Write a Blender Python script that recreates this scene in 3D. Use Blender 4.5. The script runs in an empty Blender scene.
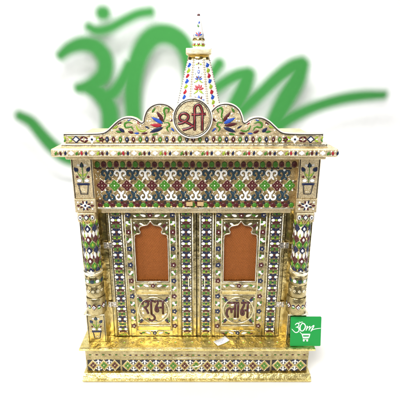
import bpy, bmesh, math, random
from mathutils import Vector, Matrix
random.seed(7)
R = math.radians
PI = math.pi
sc = bpy.context.scene

# ---------------------------------------------------------------- camera
FPX, TH, DIST, CZ, CX = 397.0, R(17.5), 0.7046, 0.637, 0.0076
cam = bpy.data.cameras.new("camera")
cam.sensor_width = 36.0
cam.lens = 36.0 * FPX / 400.0
cam.clip_start = 0.02
cam.clip_end = 60.0
cam.dof.use_dof = True
cam.dof.focus_distance = 0.755
cam.dof.aperture_fstop = cam.lens / 1000.0 / 0.0045
cam_o = bpy.data.objects.new("camera", cam)
cam_o.location = (CX, -DIST, CZ)
cam_o.rotation_euler = (R(90) - TH, 0, 0)
sc.collection.objects.link(cam_o)
sc.camera = cam_o

# ---------------------------------------------------------------- world and lamps (a photo studio: dim room, unseen soft boxes added for the light)
w = bpy.data.worlds.new("World")
sc.world = w
w.use_nodes = True
w.node_tree.nodes["Background"].inputs[0].default_value = (1.0, 0.97, 0.92, 1)
w.node_tree.nodes["Background"].inputs[1].default_value = 0.06


def area(name, loc, target, sx, sy, power, col=(1, 1, 1)):
    l = bpy.data.lights.new(name, 'AREA')
    l.shape = 'RECTANGLE'
    l.size, l.size_y, l.energy, l.color = sx, sy, power, col
    o = bpy.data.objects.new(name, l)
    o.location = loc
    d = Vector(target) - Vector(loc)
    o.rotation_euler = d.to_track_quat('-Z', 'Y').to_euler()
    sc.collection.objects.link(o)
    return o


area("softbox_key", (-0.35, -1.05, 1.55), (0, 0, 0.3), 0.8, 0.6, 30, (1, 0.985, 0.965))
area("added_strip_right", (1.3, -0.7, 0.75), (0, 0, 0.3), 0.3, 0.8, 5, (1, 0.98, 0.95))  # strip lamp added on the right for streaks on the columns
area("added_strip_left", (-1.35, -0.55, 0.6), (0, 0, 0.3), 0.3, 0.8, 5, (1, 0.96, 0.9))  # matching strip added on the left, also for the column streaks
area("added_fill_front", (0.0, -1.7, 0.56), (0, 0, 0.56), 1.3, 0.34, 1.7, (1, 0.97, 0.92))  # fill lamp added in front to brighten the pediment
area("softbox_backdrop", (-0.15, 0.40, 1.85), (0.0, 1.5, 0.50), 0.6, 0.4, 19)
area("softbox_floor", (0.0, 0.45, 1.9), (0.0, 0.55, 0.0), 2.6, 0.8, 15).data.spread = R(110)

sc.view_settings.view_transform = 'Standard'
sc.view_settings.look = 'None'
sc.view_settings.exposure = 0.25
sc.view_settings.gamma = 1.0

FLOOR = 0.0310
WALL_Y = 1.55


def P(x, y, Y):
    """where the point at this photo coordinate lies on the vertical plane at depth Y"""
    u = (y - 200) / FPX
    d = Y + DIST
    q = math.tan(TH + math.atan(u)) * d
    zc = d * math.cos(TH) + q * math.sin(TH)
    return CX + (x - 200) / FPX * zc, CZ - q


def zz(y, Y):
    return P(200, y, Y)[1]


# ---------------------------------------------------------------- materials
def new_mat(name):
    m = bpy.data.materials.new(name)
    m.use_nodes = True
    return m, m.node_tree.nodes, m.node_tree.links, m.node_tree.nodes["Principled BSDF"]


def enamel(name, col, rough=0.36, var=0.4, coat=0.15):
    m, n, l, b = new_mat(name)
    tc = n.new("ShaderNodeTexCoord")
    no = n.new("ShaderNodeTexNoise")
    no.inputs["Scale"].default_value = 420
    no.inputs["Detail"].default_value = 3
    l.new(tc.outputs["Object"], no.inputs["Vector"])
    mx = n.new("ShaderNodeMix")
    mx.data_type = 'RGBA'
    mx.inputs[6].default_value = tuple(c * (1 - var) for c in col) + (1,)
    mx.inputs[7].default_value = tuple(min(1, c * (1 + var)) for c in col) + (1,)
    l.new(no.outputs["Fac"], mx.inputs[0])
    l.new(mx.outputs[2], b.inputs["Base Color"])
    b.inputs["Roughness"].default_value = rough
    b.inputs["Coat Weight"].default_value = coat
    b.inputs["Coat Roughness"].default_value = 0.12
    return m


def metal(name, c0, c1, rough=(0.24, 0.42), bump=0.35, cell=420.0, fine=1500.0, dist=0.0006, streak=False, tarnish=0.0, dent=0.002):
    m, n, l, b = new_mat(name)
    tc = n.new("ShaderNodeTexCoord")
    mp = n.new("ShaderNodeMapping")
    l.new(tc.outputs["Object"], mp.inputs["Vector"])
    if streak:
        mp.inputs["Scale"].default_value = (1, 1, 0.12)
    no = n.new("ShaderNodeTexNoise")
    no.inputs["Scale"].default_value = 55
    no.inputs["Detail"].default_value = 6
    no.inputs["Roughness"].default_value = 0.65
    l.new(mp.outputs[0], no.inputs["Vector"])
    rp = n.new("ShaderNodeValToRGB")
    rp.color_ramp.elements[0].position = 0.3
    rp.color_ramp.elements[0].color = c0 + (1,)
    rp.color_ramp.elements[1].position = 0.7
    rp.color_ramp.elements[1].color = c1 + (1,)
    l.new(no.outputs["Fac"], rp.inputs[0])
    mr = n.new("ShaderNodeMapRange")
    mr.inputs["To Min"].default_value = rough[0]
    mr.inputs["To Max"].default_value = rough[1]
    l.new(no.outputs["Fac"], mr.inputs[0])
    l.new(mr.outputs[0], b.inputs["Roughness"])
    b.inputs["Metallic"].default_value = 1.0
    vo = n.new("ShaderNodeTexVoronoi")
    vo.inputs["Scale"].default_value = cell
    l.new(mp.outputs[0], vo.inputs["Vector"])
    cr = n.new("ShaderNodeMapRange")                 # oxidised crevices between the punched cells
    cr.inputs["From Min"].default_value = 0.38
    cr.inputs["From Max"].default_value = 0.72
    cr.inputs["To Min"].default_value = 1.0
    cr.inputs["To Max"].default_value = 1.0 - tarnish
    l.new(vo.outputs["Distance"], cr.inputs[0])
    mc = n.new("ShaderNodeMix")
    mc.data_type = 'RGBA'
    mc.blend_type = 'MULTIPLY'
    mc.inputs[0].default_value = 1.0
    l.new(rp.outputs[0], mc.inputs[6])
    l.new(cr.outputs[0], mc.inputs[7])
    l.new(mc.outputs[2], b.inputs["Base Color"])
    n2 = n.new("ShaderNodeTexNoise")
    n2.inputs["Scale"].default_value = fine
    n2.inputs["Detail"].default_value = 2
    l.new(mp.outputs[0], n2.inputs["Vector"])
    ad = n.new("ShaderNodeMath")
    ad.operation = 'ADD'
    l.new(vo.outputs["Distance"], ad.inputs[0])
    l.new(n2.outputs["Fac"], ad.inputs[1])
    bp = n.new("ShaderNodeBump")
    bp.inputs["Strength"].default_value = bump
    bp.inputs["Distance"].default_value = dist
    l.new(ad.outputs[0], bp.inputs["Height"])
    n3 = n.new("ShaderNodeTexNoise")                  # hand-beaten dents
    n3.inputs["Scale"].default_value = 75
    n3.inputs["Detail"].default_value = 1.5
    l.new(tc.outputs["Object"], n3.inputs["Vector"])
    b2 = n.new("ShaderNodeBump")
    b2.inputs["Strength"].default_value = 1.0
    b2.inputs["Distance"].default_value = dent
    l.new(n3.outputs["Fac"], b2.inputs["Height"])
    l.new(bp.outputs[0], b2.inputs["Normal"])
    l.new(b2.outputs[0], b.inputs["Normal"])
    return m


GOLD = metal("embossed_gold_foil", (0.30, 0.235, 0.10), (0.72, 0.60, 0.31), rough=(0.16, 0.34), bump=0.26, cell=800, tarnish=0.32, dent=0.0016)
ANTIQUE = metal("antique_gold_foil", (0.44, 0.28, 0.10), (0.86, 0.64, 0.32), rough=(0.22, 0.42), bump=0.45, cell=1000, tarnish=0.35, dent=0.003)
PLAIN = metal("brushed_gold_sheet", (0.38, 0.28, 0.09), (0.74, 0.60, 0.27), rough=(0.12, 0.28), bump=0.14, cell=160, fine=900, dent=0.0014)
PALE = metal("pale_gold_foil", (0.72, 0.55, 0.30), (0.98, 0.85, 0.57), bump=0.55, rough=(0.34, 0.54), cell=950, tarnish=0.36, dent=0.0018)
SATIN = metal("satin_yellow_gold", (0.72, 0.56, 0.17), (0.98, 0.84, 0.40), rough=(0.20, 0.42), bump=0.45, cell=300, fine=700, tarnish=0.2, dent=0.0016)
BRIGHT = metal("bright_gold_trim", (0.82, 0.72, 0.46), (0.99, 0.95, 0.80), rough=(0.14, 0.32), bump=0.25, cell=300)
CREAM = metal("polished_cream_gold", (0.88, 0.78, 0.48), (0.98, 0.92, 0.70), rough=(0.3, 0.5), bump=0.2, cell=300, dent=0.0012)
STEEL = metal("hinge_metal", (0.55, 0.50, 0.42), (0.75, 0.70, 0.62), bump=0.1)
WHITE = enamel("white_enamel", (0.80, 0.79, 0.75), 0.3, 0.08)
GREEN = enamel("green_enamel", (0.05, 0.19, 0.012))
LIME = enamel("lime_enamel", (0.30, 0.42, 0.03))
RED = enamel("maroon_enamel", (0.075, 0.008, 0.010))
BROWN = enamel("brown_enamel", (0.075, 0.035, 0.014), 0.4)
CRIMSON = enamel("crimson_enamel", (0.38, 0.015, 0.03))
NAVY = enamel("navy_enamel", (0.008, 0.014, 0.055))
BLUE = enamel("blue_enamel", (0.02, 0.08, 0.45))
TEAL = enamel("teal_enamel", (0.008, 0.034, 0.052))
DARK = enamel("dark_line", (0.02, 0.014, 0.012), 0.5, 0.3, 0.0)  # dark tone for outlines, panel lines and lattice grounds
TAN = enamel("tan_wood", (0.52, 0.36, 0.17), 0.5, 0.2, 0.1)


def net_mat():
    m, n, l, b = new_mat("woven_copper_cloth")
    tc = n.new("ShaderNodeTexCoord")
    wv = []
    for ang in (47, -47):
        mp = n.new("ShaderNodeMapping")
        mp.inputs["Rotation"].default_value = (0, R(ang), 0)
        l.new(tc.outputs["Object"], mp.inputs["Vector"])
        t = n.new("ShaderNodeTexWave")
        t.inputs["Scale"].default_value = 135
        t.inputs["Distortion"].default_value = 0.6
        t.inputs["Detail"].default_value = 1
        l.new(mp.outputs[0], t.inputs["Vector"])
        wv.append(t)
    mu = n.new("ShaderNodeMath")
    mu.operation = 'MULTIPLY'
    l.new(wv[0].outputs["Fac"], mu.inputs[0])
    l.new(wv[1].outputs["Fac"], mu.inputs[1])
    rp = n.new("ShaderNodeValToRGB")
    rp.color_ramp.elements[0].position = 0.14
    rp.color_ramp.elements[0].color = (0.10, 0.028, 0.006, 1)
    rp.color_ramp.elements[1].position = 0.6
    rp.color_ramp.elements[1].color = (0.82, 0.25, 0.038, 1)
    l.new(mu.outputs[0], rp.inputs[0])
    l.new(rp.outputs[0], b.inputs["Base Color"])
    b.inputs["Roughness"].default_value = 0.38
    b.inputs["Metallic"].default_value = 0.55
    bp = n.new("ShaderNodeBump")
    bp.inputs["Distance"].default_value = 0.0008
    bp.inputs["Strength"].default_value = 0.8
    l.new(mu.outputs[0], bp.inputs["Height"])
    l.new(bp.outputs[0], b.inputs["Normal"])
    return m


NET = net_mat()


def plain(name, col, rough=0.6, soft=False):
    m, n, l, b = new_mat(name)
    tc = n.new("ShaderNodeTexCoord")
    no = n.new("ShaderNodeTexNoise")
    no.inputs["Scale"].default_value = 30
    no.inputs["Detail"].default_value = 4
    l.new(tc.outputs["Object"], no.inputs["Vector"])
    mx = n.new("ShaderNodeMix")
    mx.data_type = 'RGBA'
    mx.inputs[6].default_value = tuple(c * 0.96 for c in col) + (1,)
    mx.inputs[7].default_value = tuple(min(1, c * 1.04) for c in col) + (1,)
    l.new(no.outputs["Fac"], mx.inputs[0])
    l.new(mx.outputs[2], b.inputs["Base Color"])
    b.inputs["Roughness"].default_value = rough
    b.inputs["Specular IOR Level"].default_value = 0.2
    if soft:                                   # sprayed edge: coverage fades out across the rim of the stroke
        at = n.new("ShaderNodeAttribute")
        at.attribute_name = "cover"
        tr = n.new("ShaderNodeBsdfTransparent")
        ms = n.new("ShaderNodeMixShader")
        mrr = n.new("ShaderNodeMapRange")
        mrr.interpolation_type = 'SMOOTHSTEP'
        l.new(at.outputs["Fac"], mrr.inputs[0])
        l.new(mrr.outputs[0], ms.inputs[0])
        l.new(tr.outputs[0], ms.inputs[1])
        l.new(b.outputs[0], ms.inputs[2])
        l.new(ms.outputs[0], n["Material Output"].inputs[0])
    return m


PAPER = plain("white_paper", (0.85, 0.85, 0.85), 0.7)
SWEEP = plain("white_studio_sweep", (0.86, 0.86, 0.86), 0.9)
CARDGREEN = plain("green_print", (0.016, 0.30, 0.060), 0.4)
PRINTWHITE = plain("white_print", (0.88, 0.88, 0.88), 0.5)
SPRAY = plain("green_spray", (0.038, 0.215, 0.045), 0.8, soft=True)
INK = plain("faded_blue_ink", (0.25, 0.33, 0.6), 0.6)


# ---------------------------------------------------------------- mesh builder
def flat(x0, y0, z0):
    return lambda u, v, h: (x0 + u, y0 - h, z0 + v)


def plane_map(o, eu, ev):
    o, eu, ev = Vector(o), Vector(eu).normalized(), Vector(ev).normalized()
    nn = eu.cross(ev)
    return lambda u, v, h: tuple(o + eu * u + ev * v + nn * h)


def cyl(cx, cy, z0, rfun):
    def f(u, v, h):
        r = rfun(z0 + v) + h
        a = u / rfun(z0)
        return (cx + r * math.sin(a), cy - r * math.cos(a), z0 + v)
    return f


def sub(S, u0, v0, rot=0.0):
    c, s = math.cos(rot), math.sin(rot)
    return lambda u, v, h: S(u0 + u * c - v * s, v0 + u * s + v * c, h)


class MB:
    def __init__(self):
        self.v, self.f, self.m, self.sm, self.mats = [], [], [], [], []

    def mi(self, mat):
        if mat not in self.mats:
            self.mats.append(mat)
        return self.mats.index(mat)

    def face(self, idx, mat, smooth=False):
        self.f.append(idx)
        self.m.append(self.mi(mat))
        self.sm.append(smooth)

    def add_bm(self, bm, mat, smooth=False):
        o = len(self.v)
        bm.verts.index_update()
        self.v += [tuple(x.co) for x in bm.verts]
        for fc in bm.faces:
            self.face([o + x.index for x in fc.verts], mat, smooth)
        bm.free()

    def box(self, x0, x1, y0, y1, z0, z1, mat, b=0.0008):
        bm = bmesh.new()
        bmesh.ops.create_cube(bm, size=1)
        for x in bm.verts:
            x.co = Vector(((x0 + x1) / 2 + x.co.x * (x1 - x0), (y0 + y1) / 2 + x.co.y * (y1 - y0), (z0 + z1) / 2 + x.co.z * (z1 - z0)))
        if b > 0:
            bmesh.ops.bevel(bm, geom=bm.edges[:], offset=min(b, 0.45 * min(x1 - x0, y1 - y0, z1 - z0)), segments=2, affect='EDGES', profile=0.5)
        self.add_bm(bm, mat)

    def prism(self, pts, mat, S, h0=0.0, h1=0.0004, dome=0.00025, inset=0.72, smooth=True):
        n = len(pts)
        cx = sum(p[0] for p in pts) / n
        cy = sum(p[1] for p in pts) / n
        o = len(self.v)
        for p in pts:
            self.v.append(S(p[0], p[1], h0))
        for p in pts:
            self.v.append(S(p[0], p[1], h1))
        for i in range(n):
            j = (i + 1) % n
            self.face([o + i, o + j, o + n + j, o + n + i], mat, False)
        if dome > 0:
            for p in pts:
                self.v.append(S(cx + (p[0] - cx) * inset, cy + (p[1] - cy) * inset, h1 + dome * 0.75))
            self.v.append(S(cx, cy, h1 + dome))
            for i in range(n):
                j = (i + 1) % n
                self.face([o + n + i, o + n + j, o + 2 * n + j, o + 2 * n + i], mat, smooth)
                self.face([o + 2 * n + i, o + 2 * n + j, o + 3 * n], mat, smooth)
        else:
            self.face([o + n + i for i in range(n)], mat, False)

    def ribbon(self, path, wd, mat, S, h=0.0009, closed=False, h0=0.0, flatn=False):
        n = len(path)
        if not isinstance(wd, (list, tuple)):
            wd = [wd] * n
        o = len(self.v)
        for i, (x, y) in enumerate(path):
            a = path[(i - 1) % n] if (closed or i > 0) else path[i]
            b = path[(i + 1) % n] if (closed or i < n - 1) else path[i]
            dx, dy = b[0] - a[0], b[1] - a[1]
            L = math.hypot(dx, dy) or 1
            nx, ny = -dy / L, dx / L
            k = wd[i] / 2
            for t, hh in ((-1, h0), (-0.72, h0 + h * 0.75), (0, h0 + h), (0.72, h0 + h * 0.75), (1, h0)):
                self.v.append(S(x + nx * k * t, y + ny * k * t, hh))
        for i in range(n if closed else n - 1):
            j = (i + 1) % n
            for q in range(4):
                self.face([o + i * 5 + q + 1, o + i * 5 + q, o + j * 5 + q, o + j * 5 + q + 1], mat, True)
        if not closed:
            self.face([o + q for q in range(5)], mat)
            self.face([o + (n - 1) * 5 + q for q in range(4, -1, -1)], mat)

    def lathe(self, cx, cy, prof, mat, seg=40, smooth=True, a0=0.0):
        o = len(self.v)
        n = len(prof)
        for r, z in prof:
            for k in range(seg):
                a = a0 + 2 * PI * k / seg
                self.v.append((cx + r * math.sin(a), cy - r * math.cos(a), z))
        for i in range(n - 1):
            for k in range(seg):
                k2 = (k + 1) % seg
                self.face([o + i * seg + k, o + i * seg + k2, o + (i + 1) * seg + k2, o + (i + 1) * seg + k], mat, smooth)
        self.face([o + (n - 1) * seg + k for k in range(seg)], mat)
        self.face([o + k for k in range(seg - 1, -1, -1)], mat)

    def extrude_x(self, prof, x0, x1, mat):
        """profile of (y, z) swept along X with mitred returns to the sides is not needed here: closed ends"""
        o = len(self.v)
        n = len(prof)
        for x in (x0, x1):
            self.v += [(x, p[0], p[1]) for p in prof]
        for i in range(n):
            j = (i + 1) % n
            self.face([o + i, o + j, o + n + j, o + n + i], mat)
        self.face([o + i for i in range(n - 1, -1, -1)], mat)
        self.face([o + n + i for i in range(n)], mat)

    # -- enamel motifs
    def ell(self, S, x, y, rx, ry, mat, rot=0.0, n=12, h=0.0004, dome=0.00025, line=0.0):
        rx *= random.uniform(0.93, 1.07)
        ry *= random.uniform(0.93, 1.07)
        T = sub(S, x + rx * random.uniform(-0.05, 0.05), y + ry * random.uniform(-0.05, 0.05), rot)
        if line:
            self.prism([((rx + line) * math.cos(2 * PI * k / n), (ry + line) * math.sin(2 * PI * k / n)) for k in range(n)], DARK, T, 0, 0.0002, 0)
        self.prism([(rx * math.cos(2 * PI * k / n), ry * math.sin(2 * PI * k / n)) for k in range(n)], mat, T, 0, h, dome)

    def petal(self, S, x, y, ang, L, W, mat, line=0.0, tip=1.0, h=0.0004):
        """drop shape from its base at x,y pointing along ang (radians, 0 = +u)"""
        ang += random.uniform(-0.08, 0.08)
        L *= random.uniform(0.92, 1.08)
        W *= random.uniform(0.90, 1.10)
        T = sub(S, x, y, ang)

        def outline(g):
            pts = []
            n = 7
            for k in range(n + 1):
                t = k / n
                pts.append((-g + t * (L + 2 * g), -(W / 2 + g) * math.sin(PI * t ** (0.8 * tip)) ** 0.8 if 0 < t < 1 else 0))
            up = [(p[0], -p[1]) for p in pts[1:-1]][::-1]
            return pts + up
        if line:
            self.prism(outline(line), DARK, T, 0, 0.0002, 0)
        self.prism(outline(0), mat, T, 0, h, 0.00025)

    def dia(self, S, x, y, rx, ry, mat, line=0.0, h=0.0006, dome=0.0005):
        T = sub(S, x, y)
        if line:
            g = line * 1.4
            self.prism([(rx + g, 0), (0, ry + g), (-rx - g, 0), (0, -ry - g)], DARK, T, 0, 0.0002, 0)
        self.prism([(rx, 0), (0, ry), (-rx, 0), (0, -ry)], mat, T, 0, h, dome, smooth=False)

    def flower(self, S, x, y, r, n, mat, cen, pw=0.75, a0=0.0, line=0.0):
        for k in range(n):
            a = a0 + 2 * PI * k / n
            self.petal(S, x + 0.12 * r * math.cos(a), y + 0.12 * r * math.sin(a), a, r * 0.9, r * pw, mat, line, 0.75)
        self.ell(S, x, y, r * 0.24, r * 0.24, cen, n=8, h=0.001)

    def scroll(self, S, x, y, size, flip, mat, wd, vflip=1):
        """a C scroll: stem that curls over to one side"""
        pts, ws = [], []
        for k in range(15):
            t = k / 14
            a = R(-70) + t * R(330)
            rr = size * (0.62 - 0.42 * t)
            px = size * 0.55 - rr * math.cos(a) * 1.0
            py = size * 0.25 + rr * math.sin(a) * 1.25
            pts.append((x + flip * px, y + vflip * py))
            ws.append(wd * (0.55 + 0.75 * math.sin(PI * min(1, t * 1.1)) + 0.2 * t))
        self.ribbon(pts, [q + 0.0017 for q in ws], DARK, S, 0.0004)
        self.ribbon(pts, ws, mat, S, 0.0012)
        self.ell(S, pts[-1][0], pts[-1][1], wd * 0.75, wd * 0.75, mat, n=8)

    def build(self, name, parent=None, root=(0, 0, 0)):
        me = bpy.data.meshes.new(name)
        rx, ry, rz = root
        me.from_pydata([(a - rx, b - ry, c - rz) for a, b, c in self.v], [], self.f)
        for mt in self.mats:
            me.materials.append(mt)
        me.polygons.foreach_set("material_index", self.m)
        me.polygons.foreach_set("use_smooth", self.sm)
        me.update()
        bm = bmesh.new()
        bm.from_mesh(me)
        bmesh.ops.recalc_face_normals(bm, faces=bm.faces[:])
        bm.to_mesh(me)
        bm.free()
        o = bpy.data.objects.new(name, me)
        sc.collection.objects.link(o)
        if parent:
            o.parent = parent
        else:
            o.location = root
        return o


def tag(o, label, cat):
    o["label"], o["category"] = label, cat


def smooth_path(pts, n=8):
    """Catmull-Rom through points of any dimension"""
    out = []
    m = len(pts)
    for i in range(m - 1):
        p0, p1, p2, p3 = pts[max(i - 1, 0)], pts[i], pts[i + 1], pts[min(i + 2, m - 1)]
        for k in range(n):
            t = k / n
            out.append(tuple(0.5 * (2 * b + (c - a) * t + (2 * a - 5 * b + 4 * c - d) * t * t + (3 * b - a - 3 * c + d) * t ** 3)
                             for a, b, c, d in zip(p0, p1, p2, p3)))
    out.append(tuple(pts[-1]))
    return out


# ================================================================ SETTING: white studio sweep
mb = MB()
prof = [(-0.42, FLOOR), (WALL_Y - 0.08, FLOOR)]
for k in range(1, 9):
    a = R(90) * k / 8
    prof.append((WALL_Y - 0.08 + 0.08 * math.sin(a), FLOOR + 0.08 - 0.08 * math.cos(a)))
prof.append((WALL_Y, 2.2))
for i, (y, z) in enumerate(prof):
    mb.v += [(-3.2, y, z), (3.2, y, z)]
for i in range(len(prof) - 1):
    mb.face([2 * i, 2 * i + 1, 2 * i + 3, 2 * i + 2], SWEEP, i > 0 and i < len(prof) - 2)
sweep = mb.build("backdrop")
sweep["kind"] = "structure"

# ================================================================ GREEN LETTERING IN FRONT OF THE WALL
LET_Y = WALL_Y - 0.11
sign = bpy.data.objects.new("wall_lettering", None)
sc.collection.objects.link(sign)
sign.location = (0, LET_Y, FLOOR)
tag(sign, "large blurred green brush-script Om lettering on the white wall behind the shrine", "wall lettering")


def brush(name, strokes, depth0):
    """one sprayed letter: a thin sheet whose coverage fades out over the edge of the brush stroke"""
    Y = LET_Y - depth0
    pxm = P(201, 100, Y)[0] - P(200, 100, Y)[0]
    fe = pxm * 4.8
    caps = []
    for st in strokes:
        pts = smooth_path(st, 6)
        q = []
        for (x, y, wpx) in pts:
            X, Z = P(x, y, Y)
            q.append((X, Z, (wpx * 1.22 + 1.2) * (P(x + 1, y, Y)[0] - X) / 2))
        caps += list(zip(q[:-1], q[1:]))
    g = 0.0075
    x0 = min(min(a[0], b[0]) - a[2] for a, b in caps) - 3 * fe
    x1 = max(max(a[0], b[0]) + a[2] for a, b in caps) + 3 * fe
    z0 = min(min(a[1], b[1]) - a[2] for a, b in caps) - 3 * fe
    z1 = max(max(a[1], b[1]) + a[2] for a, b in caps) + 3 * fe
    nx, nz = int((x1 - x0) / g) + 2, int((z1 - z0) / g) + 2
    field = [[-9.0] * nz for _ in range(nx)]
    for a, b in caps:                                     # signed distance to the union of all strokes
        m = max(a[2], b[2]) + 2 * fe
        i0, i1 = int((min(a[0], b[0]) - m - x0) / g), int((max(a[0], b[0]) + m - x0) / g) + 1
        j0, j1 = int((min(a[1], b[1]) - m - z0) / g), int((max(a[1], b[1]) + m - z0) / g) + 1
        dx, dz = b[0] - a[0], b[1] - a[1]
        LL = dx * dx + dz * dz or 1e-12
        for i in range(max(i0, 0), min(i1 + 1, nx)):
            px = x0 + i * g
            for j in range(max(j0, 0), min(j1 + 1, nz)):
                pz = z0 + j * g
                t = min(1.0, max(0.0, ((px - a[0]) * dx + (pz - a[1]) * dz) / LL))
                d = a[2] + (b[2] - a[2]) * t - math.hypot(px - a[0] - dx * t, pz - a[1] - dz * t)
                if d > field[i][j]:
                    field[i][j] = d
    mb = MB()
    cover, idx = [], {}

    def vid(i, j):
        if (i, j) not in idx:
            idx[(i, j)] = len(mb.v)
            mb.v.append((x0 + i * g, Y, z0 + j * g))
            cover.append(min(1.0, max(0.0, 0.5 + field[i][j] / (2 * fe))))
        return idx[(i, j)]
    for i in range(nx - 1):
        for j in range(nz - 1):
            if max(field[i][j], field[i + 1][j], field[i][j + 1], field[i + 1][j + 1]) > -fe:
                mb.face([vid(i, j), vid(i + 1, j), vid(i + 1, j + 1), vid(i, j + 1)], SPRAY)
    ob = mb.build(name, sign, (0, LET_Y, FLOOR))
    at = ob.data.attributes.new("cover", 'FLOAT', 'POINT')
    at.data.foreach_set("value", cover)
    return ob


brush("om_letter", [
    [(61, 55, 8), (70, 48, 10), (83, 44, 12), (96, 47, 13), (105, 60, 13), (104, 74, 13), (95, 83, 12), (86, 87, 10), (79, 88, 8)],
    [(84, 87, 9), (97, 92, 13), (107, 104, 14), (110, 118, 14), (108, 136, 13), (98, 152, 12), (82, 160, 11), (66, 157, 11), (53, 147, 11), (42, 135, 10), (31, 122, 9), (20, 116, 8)],
    [(102, 98, 12), (113, 93, 10), (122, 81, 10), (130, 66, 11)],
    [(136, 138, 13), (133, 110, 13), (133, 82, 14), (139, 56, 15), (151, 38, 16), (165, 34, 16), (179, 40, 15), (188, 55, 13), (191, 78, 12), (187, 104, 12), (177, 128, 12)],
], 0.0)
brush("crescent_mark", [[(89, 27, 7), (97, 30.5, 8), (110, 28, 8), (125, 20, 8), (138, 14, 8), (150, 12, 8)]], 0.001)
brush("dot_mark", [[(102.3, 13, 11), (103.7, 13, 11)]], 0.0012)
brush("letter_m", [
    [(204, 88, 7), (211, 76, 8), (219, 64, 9)],
    [(206, 96, 9), (222, 84, 9), (236, 76, 10), (247, 74, 11)],
    [(248, 75, 12), (244, 88, 13), (237, 102, 13), (230, 116, 12), (222, 134, 11)],
    [(228, 124, 9), (242, 111, 9), (258, 96, 10), (278, 77, 11), (292, 67, 12), (301, 64, 12)],
    [(302, 65, 12), (297, 80, 14), (287, 97, 15), (277, 116, 14), (268, 136, 12)],
    [(268, 136, 9), (279, 126, 10), (294, 116.5, 9.5), (315, 107, 9), (340, 99.5, 9), (362, 96, 8.5), (383, 95, 7)],
], 0.0016)

# ================================================================ THE SHRINE
ROOT = (0.0, 0.0, FLOOR)
shrine = bpy.data.objects.new("home_shrine", None)
shrine.location = ROOT
sc.collection.objects.link(shrine)
tag(shrine, "ornate gold enamelled household shrine with two arched doors, side columns and pointed spire", "shrine")


def part(mb, name, parent=None, label=None):
    o = mb.build(name, parent or shrine, ROOT)
    if label:
        o["label"] = label
    return o


LEDGE = 0.1095          # top of the ledge
DY = 0.010              # face of the doors
# ---------------------------------------------------------------- base
bx0, bx1 = -0.2285, 0.2315
by = -0.021             # front of the base box
z_bot0, z_bot1 = FLOOR + 0.003, zz(372.2, by)
mb = MB()
z_box1 = 0.1010
mb.box(bx0, bx1, by, 0.22, 0.045, z_box1, GOLD, 0.001)
Sb = flat(0, by, 0)
d0, d1 = -0.1560, 0.1545                       # the drawer between the end panels
# end panels: lattice of lozenges
zc_, hh = zz(365.2, by), 0.0136


def lattice(mb, S, xa, xb, zc, half, pitch, phase=0):
    n = int(round((xb - xa) / pitch))
    pitch = (xb - xa) / n
    mb.prism([(xa, zc - half), (xb, zc - half), (xb, zc + half), (xa, zc + half)], DARK, S, 0, 0.0001, 0)
    for k in range(n):
        x = xa + (k + 0.5) * pitch
        c = GREEN if (k + phase) % 2 else RED
        r = pitch * 0.31
        for sx, sz in ((1, 0), (-1, 0), (0, 1), (0, -1)):
            mb.dia(S, x + sx * r * 0.52, zc + sz * r * 0.66, r * 0.44, r * 0.56, c, 0.0002)
        mb.ell(S, x, zc, r * 0.2, r * 0.2, BRIGHT, n=8, h=0.001)
        mb.prism([(x + pitch / 2, zc), (x, zc + half), (x - pitch / 2, zc), (x, zc - half)], PLAIN, S, 0.0001, 0.0003, 0)
        # raised gold lattice round the lozenge
        mb.ribbon([(x + pitch / 2, zc), (x, zc + half), (x - pitch / 2, zc), (x, zc - half)], 0.0010, BRIGHT, S, 0.0008, closed=True)
    for k in range(n + 1):
        x = xa + k * pitch
        if k in (0, n):
            continue
        for s in (1, -1):
            z = zc + s * half * 0.78
            mb.ell(S, x, z, 0.0029, 0.0031, WHITE, n=10)
            mb.ell(S, x, z - s * 0.0058, 0.0021, 0.0026, WHITE, n=10)
            for t in (1, -1):
                mb.petal(S, x + t * 0.001, z + s * 0.001, (PI / 2 if s > 0 else -PI / 2) - t * s * R(62), 0.0058, 0.0034, NAVY)
                mb.ell(S, x + t * 0.0046, z - s * 0.0020, 0.0016, 0.0016, WHITE, n=8)


def dashes(mb, S, xa, xb, z, pitch, cols, L=0.0048, W=0.0028):
    n = int((xb - xa) / pitch)
    for k in range(n):
        x = xa + (k + 0.5) * (xb - xa) / n
        mb.ell(S, x, z, L / 2, W / 2, cols[k % len(cols)], n=10, line=0.0004)
        mb.ell(S, x + pitch / 2, z, 0.0007, 0.0007, WHITE, n=6)


for xa, xb in ((bx0 + 0.003, d0 - 0.002), (d1 + 0.002, bx1 - 0.003)):
    lattice(mb, Sb, xa, xb, zc_, hh, 0.0235, 1 if xa > 0 else 0)
    dashes(mb, Sb, xa, xb, zz(354.8, by), 0.0115, [GREEN, RED], 0.0046, 0.0022)
# roof of the box: dark shadow moulding under the ledge
part(mb, "base_box")

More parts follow.
